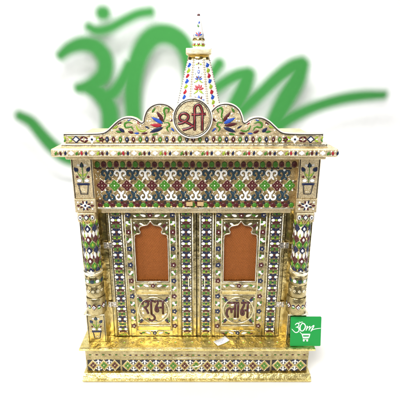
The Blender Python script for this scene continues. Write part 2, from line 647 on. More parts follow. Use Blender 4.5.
mb = MB()                                     # bottom moulding, stepped and flared
mb.extrude_x([(by - 0.0045, z_bot1 - 0.0015), (by - 0.0020, z_bot1), (0.2, z_bot1), (0.2, z_bot0), (by - 0.016, z_bot0), (by - 0.016, z_bot0 + 0.0030), (by - 0.0120, z_bot0 + 0.0050), (by - 0.0065, z_bot0 + 0.0115)],
             bx0 - 0.006, bx1 + 0.005, SATIN)
for x in (bx0 - 0.004, bx1 - 0.003):
    for y in (by - 0.012, 0.19):
        mb.box(x, x + 0.006, y, y + 0.006, FLOOR, z_bot0 + 0.001, DARK, 0.0005)
Sm = plane_map((0, by - 0.0045 - 0.0004, z_bot1 - 0.0020), (1, 0, 0), (0, -0.0020, -0.0125))
Sm = (lambda u, v, h, d=Vector((0, -0.0020, -0.0110)).normalized(): (u, by - 0.0046 + d.y * -v - h, z_bot1 - 0.0016 + d.z * -v))
for k in range(66):                           # engraved border on the moulding
    x = bx0 - 0.001 + k * (bx1 - bx0 + 0.002) / 65
    mb.ell(Sm, x, -0.0058, 0.0018, 0.0009, (PLAIN, BRIGHT, GREEN, BRIGHT, PLAIN, RED)[k % 6], n=8, h=0.0003, dome=0.0002)
for v_ in (-0.0034, -0.0080):
    mb.ribbon([(bx0 - 0.002, v_), (bx1 + 0.002, v_)], 0.0008, PLAIN, Sm, 0.0005)
part(mb, "base_moulding")

mb = MB()                                     # drawer in the middle of the base
mb.box(d0, d1, by - 0.0012, by + 0.1, z_bot1 + 0.0006, z_box1 - 0.0008, GOLD, 0.0006)
Sd = flat(0, by - 0.0012, 0)
lattice(mb, Sd, d0 + 0.002, d1 - 0.002, zc_, hh, 0.0235, 1)
dashes(mb, Sd, d0 + 0.003, d1 - 0.003, zz(354.8, by), 0.0115, [GREEN, NAVY, RED], 0.0046, 0.0022)
for y in (352.4, 357.6, 371.6):
    mb.ribbon([(d0 + 0.001, zz(y, by)), (d1 - 0.001, zz(y, by))], 0.0011, BRIGHT, Sd, 0.0008)
drawer = part(mb, "drawer")
mb = MB()                                     # bow handle
hz = zz(363, by)
arc = [(-0.004 + 0.0155 * math.cos(a), 0.004 - 0.0075 * math.sin(a)) for a in [PI * k / 14 for k in range(15)]]
pts3 = [(x, by - 0.0014 - 0.006 * math.sin(PI * i / 14), hz + z) for i, (x, z) in enumerate(arc)]
o = len(mb.v)
for i, p in enumerate(pts3):
    d = (Vector(pts3[min(i + 1, 14)]) - Vector(pts3[max(i - 1, 0)])).normalized()
    e1 = d.cross(Vector((0, 1, 0))).normalized()
    e2 = d.cross(e1)
    for k in range(10):
        mb.v.append(tuple(Vector(p) + 0.0013 * (e1 * math.cos(PI * k / 5) + e2 * math.sin(PI * k / 5))))
for i in range(14):
    for k in range(10):
        mb.face([o + i * 10 + k, o + i * 10 + (k + 1) % 10, o + i * 10 + 10 + (k + 1) % 10, o + i * 10 + 10 + k], BRIGHT, True)
for x in (arc[0][0], arc[-1][0]):
    mb.ell(flat(0, by - 0.0012, 0), x, hz + 0.004, 0.0028, 0.0028, BRIGHT, n=14, h=0.0015)
part(mb, "handle", drawer)

mb = MB()                                     # ledge with a chamfered underside
lx0, lx1, ly = -0.2365, 0.2405, -0.0325
mb.extrude_x([(ly, LEDGE - 0.0005), (ly + 0.0008, LEDGE), (0.225, LEDGE), (0.225, 0.1000), (by - 0.002, 0.1000), (by - 0.004, 0.1025), (ly + 0.004, LEDGE - 0.0045), (ly, LEDGE - 0.0035)], lx0, lx1, SATIN)
St = plane_map((0, 0, LEDGE), (1, 0, 0), (0, 1, 0))
mb.ribbon([(lx0 + 0.003, -0.0285), (lx1 - 0.003, -0.0285)], 0.0012, BRIGHT, St, 0.0006)
for k in range(20):
    x = -0.166 + k * 0.0176
    if k % 2:
        mb.petal(St, x - 0.003, -0.012, R(15), 0.006, 0.003, LIME, h=0.0003)
        mb.petal(St, x + 0.001, -0.009, R(150), 0.005, 0.0022, BRIGHT, h=0.0003)
    else:
        mb.flower(St, x, -0.0105, 0.0036, 4, PLAIN, BRIGHT, line=0.0002)
part(mb, "ledge")

# ---------------------------------------------------------------- cabinet carcass
HX = 0.2235
TOPZ = 0.5035
mb = MB()
mb.box(-HX + 0.002, -0.1735, 0.013, 0.212, LEDGE, TOPZ, PLAIN, 0.0008)     # left flank
mb.box(0.1742, HX - 0.002, 0.013, 0.212, LEDGE, TOPZ, PLAIN, 0.0008)       # right flank
mb.box(-0.178, 0.178, 0.200, 0.212, LEDGE, TOPZ, PLAIN, 0.0005)           # back
mb.box(-0.178, 0.178, 0.030, 0.200, LEDGE + 0.0005, LEDGE + 0.004, PLAIN, 0.0005)
part(mb, "cabinet_body")

# ---------------------------------------------------------------- lintel and frieze
FZ0, FZ1 = zz(207.5, 0), TOPZ
mb = MB()
mb.box(-0.1855, 0.1855, 0.0, 0.05, FZ0, FZ1, ANTIQUE, 0.0005)
S = flat(0, 0.0, 0)
zA, zB, zC, zD, zF = zz(164.5, 0), zz(174.5, 0), zz(185.5, 0), zz(196, 0), zz(205, 0)
pitch = 0.0230
n = 16
x0 = -pitch * n / 2
# row of beads at the top
m_ = 32
for k in range(m_):
    x = -0.1785 + k * 0.357 / (m_ - 1)
    c = (GREEN, RED)[k % 2]
    mb.ell(S, x, zA, 0.0042, 0.0056, c, n=14, h=0.0007, dome=0.0007, line=0.0006)
    mb.ell(S, x + 0.0057, zA - 0.005, 0.0012, 0.0012, BRIGHT, n=8)
    c2 = (GREEN, RED)[(k + 1) % 2]
    mb.ell(S, x, zF, 0.0045, 0.0046, c2, n=14, h=0.0007, dome=0.0007, line=0.0006)
    if k < m_ - 1:
        xx = x + 0.357 / (m_ - 1) / 2
        mb.petal(S, xx, zF + 0.0015, PI / 2, 0.0075, 0.0048, RED if k % 2 else DARK)
        mb.petal(S, xx, zA - 0.0035, -PI / 2, 0.0065, 0.0036, DARK)
mb.ribbon([(-0.183, zA - 0.0092), (0.183, zA - 0.0092)], 0.0011, BRIGHT, S, 0.0006)
mb.ribbon([(-0.183, zF + 0.0098), (0.183, zF + 0.0098)], 0.0010, BRIGHT, S, 0.0006)


def palmette(mb, S, x, z, c, s):
    """two scrolls back to back, s = +1 curls up, -1 curls down"""
    sz = 0.0110
    for f in (1, -1):
        mb.scroll(S, x + f * 0.0003, z - s * 0.0015, sz, f, c, 0.0030, s)
        mb.petal(S, x + f * 0.001, z - s * 0.005, (-PI / 2 if s > 0 else PI / 2) + f * s * R(38), 0.0072, 0.0044, c, 0.0003)
    mb.petal(S, x, z - s * 0.0075, PI / 2 * s, 0.0130, 0.0044, c)
    mb.ell(S, x, z + s * 0.0083, 0.0024, 0.0025, TEAL if c is WHITE else WHITE, n=12, line=0.0002)


for k in range(n + 1):
    x = x0 + k * pitch
    if abs(x) > 0.18:
        continue
    wh = k % 2 == 0
    palmette(mb, S, x, zB, WHITE if wh else TEAL, 1)
    palmette(mb, S, x, zD, WHITE if wh else TEAL, -1)
    mb.ell(S, x, zC, 0.0016, 0.0026, WHITE, n=8)
for k in range(n):
    x = x0 + (k + 0.5) * pitch
    c = GREEN if k % 2 else RED
    for a in range(4):
        an = PI / 2 * a
        ux, uz = math.cos(an), math.sin(an)
        mb.prism([((x + ux * 0.0052) + q_ * math.cos(t_), (zC + uz * 0.0058) + q_ * 1.1 * math.sin(t_)) for t_, q_ in [(2 * PI * j_ / 16, 0.0043 - 0.0005 * math.cos(8 * PI * j_ / 16 + PI)) for j_ in range(16)]], c, S, 0, 0.0006, 0.0005)
        mb.ribbon([((x + ux * 0.0052) + 0.0043 * math.cos(t_), (zC + uz * 0.0058) + 0.0047 * math.sin(t_)) for t_ in [2 * PI * j_ / 14 for j_ in range(14)]], 0.0008, DARK, S, 0.0005, closed=True)
        mb.ell(S, x + ux * 0.0052, zC + uz * 0.0058, 0.0007, 0.0009, BRIGHT, n=6, h=0.0019)
    mb.ell(S, x, zC, 0.0013, 0.0013, WHITE if k % 2 else BRIGHT, n=10, h=0.0012)
    mb.ribbon([(x + 0.0108, zC), (x, zC + 0.0120), (x - 0.0108, zC), (x, zC - 0.0120)], 0.0009, BRIGHT, S, 0.0007, closed=True)
for k in range(33):                            # brown darts between the rows
    x = x0 + (k - 0.5) * pitch / 2
    if abs(x) > 0.181:
        continue
    if k % 2 == 0:
        continue
    zq = (zD + zF) / 2 - 0.0028
    mb.prism([(x - 0.0094, zq + 0.0030), (x, zq - 0.0036), (x + 0.0094, zq + 0.0030), (x, zq + 0.0066)], BROWN, S, 0, 0.0003, 0)
    zq = (zA + zB) / 2 + 0.0012
    mb.prism([(x - 0.0080, zq + 0.0030), (x, zq - 0.0036), (x + 0.0080, zq + 0.0030)], BROWN, S, 0, 0.0003, 0)
    for g in (1, -1):
        mb.ell(S, x + 0.0114, zC + g * 0.0090, 0.0016, 0.0016, WHITE, n=8)
        for f in (1, -1):
            for rz_, sg_ in ((zB - 0.0012, 1), (zD + 0.0012, -1)):          # gilt sprigs filling the ground
                mb.petal(S, x + f * 0.0016, rz_ - sg_ * 0.004, R(90) * sg_ - f * sg_ * R(28), 0.0085, 0.0026, BRIGHT, 0.0003)
                mb.ell(S, x, rz_ + sg_ * 0.0066, 0.0012, 0.0012, WHITE, n=8)
                mb.ell(S, x + f * 0.0036, rz_ - sg_ * 0.0066, 0.0011, 0.0011, WHITE, n=8)
            mb.petal(S, x + 0.0114 + f * 0.0008, zC + g * 0.0052, R(90) * g - f * g * R(52), 0.0068, 0.0028, BROWN, h=0.0004)
part(mb, "frieze_panel")
mb = MB()
LZ0 = zz(212.6, 0.006)
mb.box(-0.179, 0.179, 0.003, 0.05, LZ0, FZ0 - 0.0002, PALE, 0.0012)
mb.box(-0.184, 0.184, -0.003, 0.02, FZ0 - 0.0022, FZ0 + 0.0012, BRIGHT, 0.001)
part(mb, "lintel")
for px in (189.5, 200.5):
    mb = MB()
    cx, cz = P(px, 204.2, -0.004)
    mb.box(cx - 0.0060, cx + 0.0060, -0.006, -0.0005, cz - 0.0032, cz + 0.0036, TAN, 0.0008)
    part(mb, "door_catch")

# ---------------------------------------------------------------- cornice
mb = MB()
cy = -0.045
c0, c1 = -0.2435, 0.2400
bm = bmesh.new()
bmesh.ops.create_cube(bm, size=1)
for x in bm.verts:
    x.co = Vector(((c0 + c1) / 2 + x.co.x * (c1 - c0), (cy + 0.225) / 2 + x.co.y * (0.225 - cy), 0.5115 + x.co.z * 0.0142))
bmesh.ops.bevel(bm, geom=bm.edges[:], offset=0.0028, segments=4, affect='EDGES', profile=0.5)
mb.add_bm(bm, PALE)
mb.box(-0.2265, 0.2265, -0.026, 0.215, 0.4965, 0.5048, PALE, 0.002)
S = flat(0, cy, 0.5113)
k = 0
x = c0 + 0.008
while x < c1 - 0.006:
    mb.petal(S, x - 0.0005, -0.0034, R(62), 0.0072, 0.0036, LIME if k % 3 == 2 else GREEN, 0.0003)
    mb.petal(S, x + 0.0092, -0.0034, R(97), 0.0070, 0.0036, CRIMSON if k % 2 else RED, 0.0003)
    mb.petal(S, x + 0.0162, -0.0034, R(82), 0.0070, 0.0036, NAVY, 0.0003)
    mb.petal(S, x + 0.0055, -0.0034, R(118), 0.0056, 0.0028, PLAIN, 0.0003)
    for dx, dz in ((0.0245, 0), (0.0270, 0.0018), (0.0270, -0.0018), (0.0295, 0)):
        if x + dx < c1 - 0.004:
            mb.ell(S, x + dx, dz, 0.0021, 0.0021, WHITE, n=10)
    for dx in (0.0062, 0.0128, 0.0197):
        mb.ell(S, x + dx, 0.0032, 0.0013, 0.0013, WHITE, n=8)
        mb.ell(S, x + dx, -0.0034, 0.0011, 0.0011, WHITE, n=8)
    x += 0.0352
    k += 1
part(mb, "cornice")

# ---------------------------------------------------------------- pediment (crown board)
mb = MB()
py = -0.030
PX = -0.0022
mb.box(-0.2290, 0.2250, py - 0.004, -0.006, 0.5186, zz(143.6, py), BRIGHT, 0.0012)
zs0, zs1 = zz(143.8, py), zz(133.2, py)


def pp(x, y):
    a, b = P(x, y, py)
    return a, b


half = [(63.5, 133), (84, 133), (100, 132.4), (106, 130.5), (111, 126.0), (117, 120.5), (124, 117), (131, 116.6), (137, 118.5), (142, 121.8), (143.2, 117), (146, 110), (151, 105.2), (158, 102.8), (166, 103.4), (172, 106.6), (177, 112)]
cxp = 193.3
L = smooth_path([pp(*p) for p in half], 4)
xm = pp(cxp, 118)[0]
Rr = [(2 * xm - a, b) for a, b in L][::-1]
top = L + [(xm - 0.016, zz(106, py)), (xm + 0.016, zz(106, py))] + Rr
bot = [(top[-1][0], zs0), (top[0][0], zs0)]
o = len(mb.v)
full = top + bot
N = len(full)
for yy in (py, py + 0.008):
    mb.v += [(a, yy, b) for a, b in full]
for i in range(N):
    j = (i + 1) % N
    mb.face([o + i, o + j, o + N + j, o + N + i], PALE)
# front and back as vertical quads down to the base line
for s in (0, N):
    ob_ = len(mb.v)
    mb.v += [(a, py + (0.008 if s else 0), zs0) for a, b in top]
    for i in range(len(top) - 1):
        mb.face([o + s + i, o + s + i + 1, ob_ + i + 1, ob_ + i], PALE)
S = flat(0, py, 0)


def inset_path(pts, d):
    out = []
    for i, (x, y) in enumerate(pts):
        a, b = pts[max(i - 1, 0)], pts[min(i + 1, len(pts) - 1)]
        dx, dy = b[0] - a[0], b[1] - a[1]
        LL = math.hypot(dx, dy) or 1
        out.append((x + dy / LL * d, y - dx / LL * d))
    return out


for side in (L, Rr):
    mb.ribbon(inset_path(side, 0.0010), 0.0018, WHITE, S, 0.0016)
    mb.ribbon(inset_path(side, 0.0029), 0.0014, DARK, S, 0.0005)
    mb.ribbon(inset_path(side, 0.0043), 0.0013, BRIGHT, S, 0.0012)
for zl in (zz(135.2, py), zz(143.0, py)):
    mb.ribbon([(top[0][0] + 0.002, zl), (top[-1][0] - 0.002, zl)], 0.0012, DARK if zl < 0.53 else BRIGHT, S, 0.0006)
zr = zz(139.4, py)
xc = xm
# lens row in the middle
cols = [NAVY, CRIMSON, GREEN]
nl = 27
for k in range(nl):
    x = xc + (k - (nl - 1) / 2) * 0.0113
    c = [NAVY, RED, GREEN][k % 3]
    for s_ in (0, PI):
        pass
    mb.petal(S, x, zr - 0.0052, PI / 2, 0.0104, 0.0056, c, 0.0005, 1.25)
    mb.ell(S, x, zr, 0.0007, 0.0015, WHITE, n=8, h=0.0012)
    for dz in (-0.0042, 0.0042):
        mb.ell(S, x + 0.00565, zr + dz, 0.0017, 0.0016, WHITE, n=8)
    mb.ell(S, x + 0.00565, zr, 0.0009, 0.0016, BRIGHT, n=8)
for sgn in (-1, 1):                            # square flower panels at the ends
    for d, kind in ((0.1993, 0), (0.1725, 1)):
        x = xc + sgn * d
        if kind == 0:
            mb.dia(S, x, zr, 0.0072, 0.0066, NAVY)
            mb.dia(S, x, zr, 0.0044, 0.0040, WHITE, h=0.0012)
        else:
            mb.flower(S, x, zr, 0.0078, 4, WHITE, NAVY, 0.8)
        for f in (1, -1):
            mb.petal(S, x + f * 0.0070, zr + 0.0008, R(90) - f * R(58), 0.0074, 0.0034, RED if f * sgn * (1 - 2 * kind) < 0 else LIME, 0.0002)
            mb.petal(S, x + f * 0.0070, zr - 0.0008, -R(90) + f * R(58), 0.0074, 0.0034, RED if f * sgn * (1 - 2 * kind) < 0 else LIME, 0.0002)
            mb.ell(S, x + f * 0.0105, zr, 0.0016, 0.0016, WHITE, n=8)
    x = xc + sgn * 0.2172
    mb.petal(S, x, zr, R(120) if sgn < 0 else R(60), 0.006, 0.003, LIME)
    mb.petal(S, x, zr, R(-120) if sgn < 0 else R(-60), 0.006, 0.003, GREEN)
    x = xc + sgn * 0.1560
    mb.flower(S, x, zr, 0.0055, 5, RED, GREEN, 0.7)


def mpt(x, y, sgn):
    a, b = pp(x, y)
    return (a, b) if sgn < 0 else (2 * xm - a, b)


for sgn in (-1, 1):
    def pet(x, y, x2, y2, wd, c):
        a, b = mpt(x, y, sgn), mpt(x2, y2, sgn)
        mb.petal(S, a[0], a[1], math.atan2(b[1] - a[1], b[0] - a[0]), math.hypot(b[0] - a[0], b[1] - a[1]), wd, c, 0.0004)

    def rib(pts, ws, c):
        P3 = smooth_path([mpt(x, y, sgn) + (w_,) for (x, y), w_ in zip(pts, ws)], 6)
        mb.ribbon([(a, b) for a, b, _ in P3], [q for _, _, q in P3], c, S, 0.0010)
    # big lobe: a fan of leaves and a green curl
    pet(163.0, 127.5, 150.5, 133.0, 0.0062, NAVY)
    pet(162.0, 125.5, 149.5, 124.5, 0.0058, CRIMSON if sgn < 0 else RED)
    pet(163.0, 123.5, 151.5, 117.0, 0.0058, BLUE)
    pet(164.0, 122.0, 156.5, 111.0, 0.0056, RED)
    rib([(163.5, 121), (165, 116), (164, 110.5), (166, 107.8), (169, 109.5), (167.8, 112.5)], [0.0012, 0.0026, 0.0034, 0.0038, 0.0032, 0.0014], GREEN)
    rib([(164, 123), (168, 122.5), (169.5, 125.5), (166.8, 128), (168.5, 131.5)], [0.0012, 0.0026, 0.0030, 0.0032, 0.0014], GREEN)
    # low hump: a green scroll, blue and maroon leaves
    rib([(133.5, 130.5), (131, 127), (125.8, 127.4), (124.8, 123.8), (128.5, 122), (132.5, 123.6)], [0.0012, 0.0028, 0.0034, 0.0036, 0.0030, 0.0014], GREEN)
    rib([(136, 125.5), (138, 129.5), (142.5, 131.3), (146.5, 130.0)], [0.0014, 0.0030, 0.0034, 0.0014], LIME if sgn < 0 else GREEN)
    pet(124.5, 132.2, 118.8, 127.8, 0.0050, NAVY)
    pet(121.5, 132.2, 115.5, 131.6, 0.0036, GREEN)
    pet(133.5, 133.0, 127.5, 130.8, 0.0042, RED)
    pet(147.5, 133.0, 141.5, 133.5, 0.0030, RED)
    pet(139, 133.4, 134.0, 133.4, 0.0028, BLUE)
    for (x, y) in ((120, 124.5), (136.5, 122.2), (129, 119.9), (148, 112.5), (153, 108), (160.5, 106.2), (158.5, 118), (160, 133.2), (152.5, 129), (171, 117), (170.5, 120), (171.5, 133.5), (147.5, 121), (140.5, 126), (112, 130.3), (173, 113.5), (150, 120.8), (155, 113.8)):
        a = mpt(x, y, sgn)
        mb.ell(S, a[0], a[1], 0.0014, 0.0014, WHITE, n=8)
    pet(158.0, 133.5, 151.0, 135.0, 0.0034, GREEN)
    pet(170.5, 121.5, 175.5, 117.0, 0.0030, RED)
    pet(171.0, 128.0, 174.8, 131.5, 0.0030, BLUE)
    pet(152.0, 112.5, 155.5, 107.5, 0.0028, GREEN)
    pet(149.5, 128.5, 145.0, 126.0, 0.0028, NAVY)
    pet(136.5, 121.0, 139.5, 124.5, 0.0028, CRIMSON)
    pet(121.5, 122.5, 117.5, 124.5, 0.0028, RED)
    pet(118.0, 126.0, 113.0, 128.5, 0.0030, LIME)
    pet(127.5, 120.8, 131.5, 119.2, 0.0024, BLUE)
    for k in range(14):                        # embossed pale sprigs
        x, y = random.uniform(148, 171), random.uniform(108, 131)
        a = mpt(x, y, sgn)
        mb.petal(S, a[0], a[1], random.uniform(0, 6.28), 0.004, 0.0018, BRIGHT, h=0.0003)
ped = part(mb, "pediment")

mb = MB()                                      # round medallion
mx, mz = P(192.6, 118.4, py - 0.006)
RM = 0.0334
S = flat(mx, py - 0.006, mz)
ring = lambda r, n=56: [(r * math.cos(2 * PI * k / n), r * math.sin(2 * PI * k / n)) for k in range(n)]
mb.prism(ring(RM), PALE, S, -0.012, 0.0, 0)
mb.ribbon(ring(RM - 0.0010), 0.0021, WHITE, S, 0.0018, closed=True)
mb.ribbon(ring(RM - 0.0027), 0.0012, DARK, S, 0.0008, closed=True)
mb.ribbon(ring(RM - 0.0040), 0.0014, BRIGHT, S, 0.0014, closed=True)
mb.ribbon(ring(RM - 0.0054), 0.0009, DARK, S, 0.0006, closed=True)
med = part(mb, "medallion", ped)


def letters(mb, S, strokes, sx, sz, c, wd, ox, oy, highlight=None):
    for st in strokes:
        pts = smooth_path(st, 5) if len(st) > 2 else st
        q = [((x - ox) * sx, -(y - oy) * sz) for x, y in pts]
        mb.ribbon(q, wd * 1.45, DARK, S, 0.0007)
        mb.ribbon(q, wd, c, S, 0.0016)
        if highlight:
            mb.ribbon(q, wd * 0.26, highlight, S, 0.0004, h0=0.0014)  # thin lighter stripe paints a highlight along the rounded stroke


mb = MB()
k_ = 0.0001826
letters(mb, S, [
    [(205, 268), (205, 72)], [(275, 270), (275, 92)],
    [(205, 76), (212, 52), (235, 38), (258, 52), (275, 96)],
    [(178, 126), (307, 121)],
    [(108, 186), (76, 174), (68, 146), (88, 120), (120, 116), (146, 134), (146, 160), (124, 182), (88, 202), (54, 208)],
    [(106, 184), (146, 202), (196, 232)], [(94, 264), (140, 252), (198, 226)],
], k_, k_, RED, 0.0037, 187, 160, CRIMSON)
part(mb, "lettering", ped)

# ---------------------------------------------------------------- spire
mb = MB()
sx_, sy_ = 0.0052, 0.060
zsl0, zsl1 = zz(54.6, 0.045), zz(48.3, 0.045)
rad = lambda z: 0.0187 + (0.668 - z) * 0.243    # apothem
zb, zt = 0.5186, 0.6640
k8 = 1 / math.cos(PI / 8)
mb.lathe(sx_, sy_, [(rad(zb) * k8, zb), (rad(zt) * k8, zt)], PALE, 8, False, PI / 8)
tilt = math.atan(0.243)
for fi in (-2, -1, 0, 1, 2):
    a = fi * PI / 4
    nx, ny = math.sin(a), -math.cos(a)
    eu = (math.cos(a), math.sin(a), 0)
    ev = (-nx * math.sin(tilt), -ny * math.sin(tilt), math.cos(tilt))
    z0 = 0.56
    S = plane_map((sx_ + nx * rad(z0), sy_ + ny * rad(z0), z0), eu, ev)
    # white ground: blown-out light from above, painted onto the face
    hw = lambda v: rad(z0 + v) * math.tan(PI / 8)
    va, vb = -0.035, 0.1055
    e_ = 0.0007
    mb.prism([(-hw(va) + e_, va), (hw(va) - e_, va), (hw(vb) - e_, vb), (-hw(vb) + e_, vb)], WHITE, S, 0, 0.0003, 0)
    for k in range(34):                        # dotted seam along both arrises
        v = va + 0.002 + k * (vb - va - 0.003) / 33
        for s_ in (1, -1):
            mb.ell(S, s_ * (hw(v) - 0.0012), v, 0.00055, 0.0011, RED if s_ > 0 else NAVY, n=6, h=0.0006, dome=0.0002)
    if fi % 2:
        for k in range(14):
            v = va + 0.006 + k * 0.0094
            c = [LIME, BLUE, CRIMSON][k % 3]
            W_ = min(0.0072, hw(v) * 0.92)
            mb.petal(S, -W_ * 0.75, v, R(25), W_ * 1.5, W_ * 0.85, c)
            mb.petal(S, W_ * 0.35, v + 0.0045, R(160), W_ * 0.9, W_ * 0.42, c)
    else:
        for k, v in enumerate((0.010, 0.0330, 0.0540, 0.0715)):
            r_ = hw(v) * (0.74, 0.66, 0.70, 0.62)[k]
            for j in range(5):
                mb.petal(S, 0, v, R(90) + (j - 2) * R(40), r_ * 1.05, r_ * 0.50, CRIMSON if k % 2 == 0 else (RED if j % 2 else BLUE))
            for f in (1, -1):
                mb.petal(S, f * 0.0005, v - 0.001, -R(90) + f * R(48), r_ * 1.15, r_ * 0.42, LIME)
                mb.ell(S, f * r_ * 0.8, v + r_ * 1.3, 0.0009, 0.0009, GREEN, n=8)
            mb.ell(S, 0, v, 0.0012, 0.0012, BRIGHT, n=8, h=0.001)
        mb.ell(S, 0, 0.0845, 0.0022, 0.0036, BLUE, n=10)
        mb.ell(S, 0, 0.0845, 0.0011, 0.0018, WHITE, n=8, h=0.001)
        mb.ell(S, 0, 0.0915, 0.0011, 0.0018, RED, n=8)
        for f in (1, -1):
            mb.petal(S, f * 0.0012, 0.0985, -R(90) + f * R(65), 0.0052, 0.0032, LIME)
        mb.petal(S, 0, 0.1015, -R(90), 0.0045, 0.0028, RED)
spire = part(mb, "spire")
mb = MB()
mb.lathe(sx_, sy_, [(0.0205, zt - 0.004), (0.0205, zt + 0.0005), (0.0190, zsl0)], PLAIN, 40)
hw_ = 0.0226
mb.box(sx_ - hw_, sx_ + hw_, sy_ - hw_, sy_ + hw_, zsl0, zsl1, CREAM, 0.0015)
part(mb, "spire_cap", spire)
mb = MB()
zf0, zf1, zf2, zf3 = zsl1, zz(40.2, 0.05), zz(38.0, 0.05), zz(13.5, 0.06)
S8 = lambda r: r * k8
mb.lathe(sx_, sy_, [(S8(0.0104), zf0), (S8(0.0100), zf1)], WHITE, 8, False, PI / 8)
mb.lathe(sx_, sy_, [(0.0112, zf1), (0.0118, zf1 + 0.001), (0.0112, zf1 + 0.0018), (0.0106, zf1 + 0.0022), (0.0114, zf2 - 0.0005), (0.0100, zf2)], PLAIN, 32)
mb.lathe(sx_, sy_, [(0.0096, zf2), (0.0084, zf2 + 0.010), (0.0060, zf2 + 0.022), (0.0036, zf2 + 0.033), (0.0022, zf3 - 0.004)], WHITE, 32)
mb.lathe(sx_, sy_, [(0.0014, zf3 - 0.005), (0.0024, zf3 - 0.0035), (0.0026, zf3 - 0.002), (0.0016, zf3 - 0.0006), (0.0003, zf3)], RED, 16)
for k in range(8):
    a = k * PI / 4
    S = plane_map((sx_ + math.sin(a) * 0.0102, sy_ - math.cos(a) * 0.0102, (zf0 + zf1) / 2), (math.cos(a), math.sin(a), 0), (0, 0, 1))
    for j in range(4):
        mb.petal(S, 0, -0.003, R(90) + (j - 1.5) * R(45), 0.0058, 0.0026, LIME if j in (0, 3) else GREEN, h=0.0004)
    mb.ell(S, 0, 0.0, 0.0015, 0.0015, CRIMSON, n=8, h=0.0012)


def conz(z):
    t = (z - zf2) / (zf3 - zf2)
    return max(0.0096 * (1 - t * 0.83), 0.001)


for k in range(3):
    a0 = k * 2 * PI / 3
    def Sc(u, v, h, a0=a0):
        z = zf2 + v
        r = conz(z) + h + 0.0003
        a = a0 + u / conz(z)
        return (sx_ + r * math.sin(a), sy_ - r * math.cos(a), z)
    for j in range(5):
        mb.petal(Sc, 0, 0.004, R(90) + (j - 2) * R(36), 0.0075, 0.0024, (BLUE, CRIMSON, BLUE, CRIMSON, BLUE)[j])
    mb.ell(Sc, 0, 0.004, 0.0012, 0.0012, CRIMSON, n=8, h=0.0009)
    mb.petal(Sc, 0, 0.0175, R(105), 0.0062, 0.0030, GREEN)
    mb.petal(Sc, 0.0002, 0.0235, R(80), 0.0050, 0.0028, BLUE)
part(mb, "finial", spire)


# ---------------------------------------------------------------- corner columns
def pot_plant(mb, S, s=1.0, tall=1.0):
    """pot with a flowering plant; origin at the foot of the pot"""
    ph = 0.0155 * s
    mb.ribbon([(-0.0076 * s, ph), (-0.0052 * s, 0.001), (0.0052 * s, 0.001), (0.0076 * s, ph)], 0.0021 * s, DARK, S, 0.0008)
    mb.ribbon([(-0.0040 * s, ph * 0.3), (0.0040 * s, ph * 0.3)], 0.0012, BRIGHT, S, 0.0006)
    mb.prism([(-0.0094 * s, ph), (0.0094 * s, ph), (0.0100 * s, ph + 0.0034 * s), (-0.0100 * s, ph + 0.0034 * s)], NAVY, S, 0, 0.0008, 0.0003)
    b = ph + 0.004 * s
    H = 0.0250 * s * tall
    mb.ribbon([(0, b), (0.0003, b + H * 0.5), (0, b + H)], 0.0014, GREEN, S, 0.0008)
    for f in (1, -1):
        mb.ribbon(smooth_path([(0, b + H * 0.15), (f * 0.005 * s, b + H * 0.36), (f * 0.0085 * s, b + H * 0.62)], 4), 0.0011, GREEN, S, 0.0008)
        mb.petal(S, f * 0.0015, b + H * 0.34, R(90) - f * R(42), 0.006 * s, 0.0026 * s, LIME)
        mb.petal(S, f * 0.0070 * s, b + H * 0.58, R(90) - f * R(38), 0.0082 * s, 0.0060 * s, NAVY, 0.0004)
        mb.ell(S, f * 0.0058 * s, b + H * 0.10, 0.0034 * s, 0.0027 * s, WHITE, n=12, line=0.0003)
        mb.ell(S, f * 0.0086 * s, b + H * 0.30, 0.0020 * s, 0.0018 * s, RED, n=10)
        mb.ell(S, f * 0.0052 * s, b + H * 0.92, 0.0022 * s, 0.0020 * s, WHITE, n=10)
    mb.petal(S, 0, b + H * 0.78, R(90), 0.0088 * s, 0.0062 * s, NAVY, 0.0003, 0.8)


